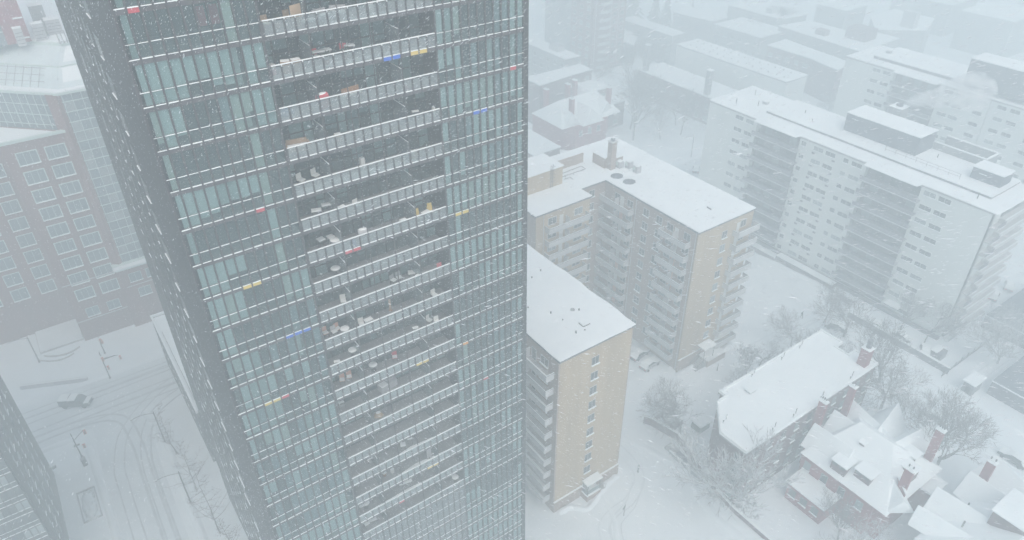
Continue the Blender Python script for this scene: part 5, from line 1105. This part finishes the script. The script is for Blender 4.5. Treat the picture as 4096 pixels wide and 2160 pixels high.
KIND = {
 'cushion_chair': ('cushioned chair', 'chair', lambda: chair(tan_)), 'plants': ('wintry potted plant', 'plant', planter), 'plants_w': ('snowed potted plant', 'plant', lambda: planter(snow2)),
 'cover': ('tan fabric screen', 'screen', lambda: [('cloth', tan_, lambda b: b.box(-.45, -.02, .05, .45, .02, 1.5)), ('pole', dmetal, lambda b: b.box(-.49, -.03, 0, -.46, .03, 1.6)), ('pole', dmetal, lambda b: b.box(.46, -.03, 0, .49, .03, 1.6))]),
 'lounger': ('snowed lounger', 'lounger', lambda: [('frame', metal, lambda b: b.box(-.6, -.3, .25, .5, .3, .31)), ('backrest', greyc, lambda b: b.prism([(.5, -.3), (.56, -.3), (.56, .3), (.5, .3)], .3, .95)), ('seat_snow', snow2, lambda b: b.box(-.58, -.27, .312, .48, .27, .42))] + legs(1.1, .5, .25)),
 'sofa_grey': ('long snowed outdoor sofa', 'sofa', lambda: sofa(1.1, greyc)), 'sofa_tan': ('brown blanketed sofa', 'sofa', lambda: sofa(1.5, tan_)), 'covered_sofa': ('large white covered sofa', 'sofa', lambda: [('cover', greyc, lambda b: b.prism([(-1.0, -.4), (.9, -.4), (1.1, .4), (-.9, .42)], .05, .75)), ('backrest', greyc, lambda b: b.box(-.1, .1, .752, .9, .42, 1.25)), ('snow_cap', snow2, lambda b: b.box(-.9, -.35, .752, -.15, .35, .82))]),
 'white_box': ('white storage box', 'box', lambda: boxy(.5, .45, .6, frame_w)), 'rack': ('metal plant rack', 'rack', lambda: [('shelf', metal, lambda b: b.box(-.3, -.15, .3, .3, .15, .33)), ('shelf', metal, lambda b: b.box(-.3, -.15, .75, .3, .15, .78)), ('shelf_snow', snow2, lambda b: b.box(-.28, -.13, .782, .28, .13, .84))] + legs(.6, .3, .9, .015)),
 'red_chair': ('red folding chair', 'chair', lambda: chair(red)), 'cooler_red': ('red and white cooler', 'cooler', lambda: boxy(.35, .35, .45, red) + [('lid', frame_w, lambda b: b.box(-.2, -.2, .53, .2, .2, .75))]), 'cabinet': ('brown wooden cabinet', 'cabinet', lambda: boxy(.62, .4, .85, wood)),
 'table_w': ('white topped table', 'table', lambda: table(.8, .5)), 'table_sq': ('square snowed table', 'table', lambda: table(.6, .6)), 'table_round': ('round snowed table', 'table', rtable), 'tarp_blue': ('blue tarp heap', 'tarp', lambda: [('cloth', mat('blue_tarp', (.12, .2, .36)), lambda b: b.dome((0, 0, 0), .55, .35, .5, 10, 4, .2)), ('fold', mat('blue_tarp', (.12, .2, .36)), lambda b: b.dome((.4, -.1, 0), .35, .3, .25, 9, 3, .2))]),
 'bbq_red': ('red barbecue under white snow', 'barbecue', lambda: bbq(red)), 'bbq_grey': ('covered grey barbecue', 'barbecue', lambda: bbq(greyc)), 'bench_brown': ('brown wooden bench', 'bench', lambda: [('seat', wood, lambda b: b.box(-.75, -.25, .4, .75, .2, .46)), ('backrest', wood, lambda b: b.box(-.75, .2, .5, .75, .26, .95)), ('seat_snow', snow2, lambda b: b.box(-.7, -.22, .462, .7, .15, .52))] + legs(1.4, .4, .4, .04)),
 'red_box': ('small red crate', 'crate', lambda: boxy(.32, .28, .35, red)), 'box_tan': ('brown cardboard box', 'box', lambda: boxy(.5, .4, .55, tan_)), 'white_bin': ('tall white bin', 'bin', lambda: boxy(.34, .34, .75, frame_w)), 'chair_w': ('white plastic chair', 'chair', lambda: chair(frame_w)), 'chair_g': ('pale wire chair', 'chair', lambda: chair(metal)), 'tan_chair': ('beige chair', 'chair', lambda: chair(balc)), 'peach_chair': ('peach coloured chair', 'chair', lambda: chair(peach)), 'yellow_chair': ('yellow high backed chair', 'chair', lambda: chair(yellow) + [('headrest', yellow, lambda b: b.box(-.2, .2, .97, .2, .26, 1.25))]),
 'arc': ('curved white chair', 'chair', lambda: chair(frame_w)), 'blue_box': ('blue lidded box', 'box', lambda: boxy(.5, .35, .4, blue, False)), 'teal_box': ('teal storage box', 'box', lambda: boxy(.5, .3, .6, teal)), 'red_grill': ('red slatted chair', 'chair', lambda: chair(red)), 'wood_post': ('light wooden board', 'board', lambda: [('board', tan_, lambda b: b.box(-.1, -.04, 0, .1, .04, 1.3)), ('foot', wood, lambda b: b.box(-.15, -.15, 0, .15, .15, .04))]),
 'orange_box': ('muted orange sack', 'sack', lambda: [('sack', mat('sack', (.36, .25, .14)), lambda b: b.dome((0, 0, 0), .5, .35, .45, 10, 4, .15)), ('snow_cap', snow2, lambda b: b.dome((0, .05, .4), .25, .2, .1))]), 'surfboard': ('upright white surfboard', 'surfboard', lambda: [('board', greyc, lambda b: (b.box(-.26, -.03, .02, .26, .03, 1.3), b.dome((0, 0, 1.3), .26, .03, .35, 12, 5))), ('fin', dmetal, lambda b: b.box(-.03, -.1, .1, .03, -.032, .3))]),
 'ball': ('round white drum', 'drum', lambda: [('drum', frame_w, lambda b: b.tube((0, 0, 0), (0, 0, .45), .22, .22, 12)), ('snow_cap', snow2, lambda b: b.dome((0, 0, .45), .22, .22, .12))]), 'covered': ('wide snow draped table', 'table', lambda: table(1.5, .8)),
}
ROW = {0: 'on the topmost full balcony row', 1: 'on the balcony trimmed with blue and yellow panels', 2: 'one floor below the blue and yellow panels', 3: 'two floors below the blue and yellow panels', 4: 'two floors above the double red panels', 5: 'one floor above the double red panels', 6: 'on the balcony trimmed with double red panels',
       7: 'one floor below the double red panels', 8: 'two floors below the double red panels', 9: 'three floors below the double red panels', 10: 'one floor above the upper all yellow trim', 11: 'on the balcony with the upper all yellow trim', 12: 'one floor below the upper all yellow trim', 13: 'two floors below the upper all yellow trim', 15: 'one floor above the lowest yellow trim', 16: 'on the balcony with the lowest yellow trim', 17: 'on the balcony with one thin red panel', 18: 'on the lowest open balcony'}
ITEMS = [('cushion_chair', 0, 14.6, 48.9), ('plants', 0, 15.4, 49.0), ('cushion_chair', 0, 16.3, 49.3), ('cover', 0, 16.5, 48.25), ('lounger', 0, 17.4, 48.25), ('sofa_grey', 0, 18.4, 48.5), ('sofa_grey', 0, 19.6, 48.7), ('white_box', 0, 22.0, 48.8), ('rack', 0, 22.6, 48.3), ('red_chair', 1, 17.8, 49.45), ('cooler_red', 1, 14.4, 48.8), ('cabinet', 1, 15.3, 48.6), ('cabinet', 1, 16.0, 48.5), ('table_w', 1, 18.0, 49.45), ('table_w', 1, 18.6, 49.45), ('plants', 1, 18.3, 48.7), ('red_chair', 1, 19.9, 49.45), ('table_w', 1, 20.4, 49.45), ('plants', 1, 19.8, 48.9), ('tarp_blue', 2, 14.7, 48.8), ('bbq_red', 2, 17.4, 48.3), ('white_box', 2, 18.8, 48.25), ('bench_brown', 2, 19.8, 48.6), ('red_box', 2, 24.0, 48.3), ('sofa_tan', 3, 15.2, 48.9), ('box_tan', 3, 18.3, 48.8), ('rack', 3, 24.9, 48.8), ('white_bin', 3, 26.6, 48.7), ('chair_w', 4, 15.1, 49.3), ('chair_w', 4, 16.3, 49.4), ('white_bin', 4, 20.2, 49.45), ('box_tan', 4, 24.3, 48.5), ('plants', 4, 25.6, 48.7), ('table_w', 5, 15.7, 48.9), ('table_w', 5, 16.7, 49.3), ('rack', 5, 17.5, 48.25), ('arc', 5, 18.8, 48.25), ('yellow_chair', 6, 25.4, 48.5), ('yellow_chair', 6, 24.1, 48.25), ('table_w', 6, 24.8, 48.25), ('table_sq', 6, 15.8, 49.4), ('table_sq', 6, 16.6, 49.3), ('table_round', 6, 16.7, 48.7), ('blue_box', 6, 18.0, 48.25), ('bbq_grey', 6, 19.0, 48.3), ('rack', 6, 22.6, 48.25), ('table_round', 7, 16.5, 49.2), ('chair_g', 8, 21.5, 49.1), ('chair_g', 8, 22.1, 49.2), ('lounger', 8, 23.7, 49.3), ('teal_box', 8, 23.5, 48.3), ('red_grill', 8, 25.8, 48.25), ('peach_chair', 9, 14.7, 49.4), ('peach_chair', 9, 15.8, 49.3), ('tan_chair', 9, 15.4, 49.1), ('table_round', 9, 16.2, 48.6), ('chair_w', 9, 17.8, 48.7), ('table_w', 9, 18.4, 48.5), ('wood_post', 9, 21.0, 49.45), ('chair_w', 10, 24.6, 49.0), ('chair_w', 10, 25.1, 48.4), ('rack', 10, 22.8, 48.4), ('chair_w', 9, 25.2, 48.7), ('chair_w', 8, 16.6, 48.9), ('table_round', 10, 16.7, 49.0), ('rack', 10, 14.9, 48.3), ('red_grill', 11, 20.8, 49.4), ('table_round', 11, 18.5, 49.3), ('peach_chair', 11, 15.4, 49.4), ('peach_chair', 11, 16.1, 49.4), ('covered_sofa', 12, 19.7, 49.4), ('rack', 12, 14.9, 49.4), ('orange_box', 13, 18.3, 49.3), ('table_sq', 15, 16.7, 49.45), ('table_sq', 15, 21.3, 49.45), ('table_sq', 15, 20.3, 49.0), ('surfboard', 16, 23.0, 48.7), ('ball', 16, 18.9, 49.45), ('plants_w', 16, 18.0, 49.45), ('covered', 17, 20.1, 49.3), ('table_sq', 17, 16.0, 49.45), ('table_round', 17, 15.4, 49.2), ('table_sq', 17, 14.9, 49.2), ('lounger', 18, 15.8, 49.45), ('table_sq', 18, 15.0, 49.0), ('table_round', 18, 26.0, 48.8)]
seen = {}; byrow = {}
for it in ITEMS: byrow.setdefault((it[0] if it[0] != 'arc' else 'chair_w', it[1]), []).append(it[2])
random.seed(5)
for nm, n, u, v in ITEMS:
    desc, cat, mk = KIND[nm]; us = sorted(byrow[(nm if nm != 'arc' else 'chair_w', n)])
    pos = ''
    if len(us) == 2: pos = 'left-hand ' if u == us[0] else 'right-hand '
    if len(us) == 3: pos = ('leftmost ', 'middle ', 'rightmost ')[us.index(u)]
    bits({'chair_w': 'plastic_chair'}.get(nm, cat.replace(' ', '_')), u, v, zs(n)+.03, mk(), pos + desc + ' ' + ROW[n], cat, random.uniform(-.4, .4))
# red curtains glimpsed in the top left flat
for u in (10.6, 11.4):
    B().box(u-.28, TV+.6, zs(0)+1.1, u+.28, TV+.66, zs(0)+2.3).build('red_curtain', red, T)

# ---------------- falling snow ----------------
rnd = random.Random(77); b = B(); 
# wind blows along the line of sight of the lower left of the view
wd = (fw + rt*(-.515) + up*(-.025)).normalized(); sd_ = wd.orthogonal().normalized(); td = wd.cross(sd_)
def flake(c):
    L_ = rnd.choice((rnd.uniform(.03, .08), rnd.uniform(.08, .17))); r = rnd.uniform(.007, .0125); i = len(b.v); h_ = (wd + Vector((rnd.uniform(-.12, .12), rnd.uniform(-.12, .12), rnd.uniform(-.12, .12))))*L_
    b.v += [tuple(c-h_), tuple(c+h_), tuple(c+sd_*r), tuple(c-sd_*r*.5+td*r*.87), tuple(c-sd_*r*.5-td*r*.87)]
    b.f += [(i, i+2, i+3), (i, i+3, i+4), (i, i+4, i+2), (i+1, i+3, i+2), (i+1, i+4, i+3), (i+1, i+2, i+4)]
for k in range(45000):
    x = rnd.uniform(-.85, .85); y = rnd.uniform(-.48, .48); d = 14 + 55*rnd.random() ** .7
    flake(Vector((0, 0, H)) + (fw + rt*x*1.05 + up*y*1.05)*d)
# denser snow swirling in the lee of the tower face and its end wall
for k in range(66000):
    v_ = 47.2 - 24*rnd.random() ** 1.6; z_ = rnd.uniform(14, 95); flake(Vector((rnd.uniform(-3, 34), v_, z_)))
for k in range(15000):
    flake(Vector((5.4 - 7*rnd.random() ** 1.5, rnd.uniform(46, 86), rnd.uniform(8, 90))))
fs = b.build('falling_snow', mat('snowflake', (.86, .88, .9), .9, .01)); fs['kind'] = 'stuff'
for o in bpy.data.objects:
    if o.type == 'MESH' and o.name.split('.')[0] in ('roof', 'roof_snow', 'dormer_snow', 'lean_to_snow', 'porch_snow', 'roof_deck_snow', 'canopy_snow', 'cap_snow', 'upper_roof_snow', 'terrace_snow') and o.parent is not T:
        bv = o.modifiers.new('bevel', 'BEVEL'); bv.width = .14 if o.name.startswith('roof') else .08; bv.segments = 2; bv.limit_method = 'ANGLE'
# ---------------- haze ----------------
hz = bpy.data.materials.new('haze_air'); hz.use_nodes = True; t = hz.node_tree; t.nodes.clear()
o = t.nodes.new('ShaderNodeOutputMaterial'); v = t.nodes.new('ShaderNodeVolumePrincipled')
v.inputs['Color'].default_value = (0.884, 0.973, 0.995, 1); v.inputs['Density'].default_value = 0.0067; v.inputs['Anisotropy'].default_value = 0.15
t.links.new(v.outputs[0], o.inputs['Volume'])
hb = B().box(-950, -950, -1.0, 1150, 1150, 99.5).build('haze', hz); hb['kind'] = 'stuff'

print('objects', len(bpy.data.objects), 'tris', sum(sum(len(p.vertices)-2 for p in m.polygons) for m in bpy.data.meshes))
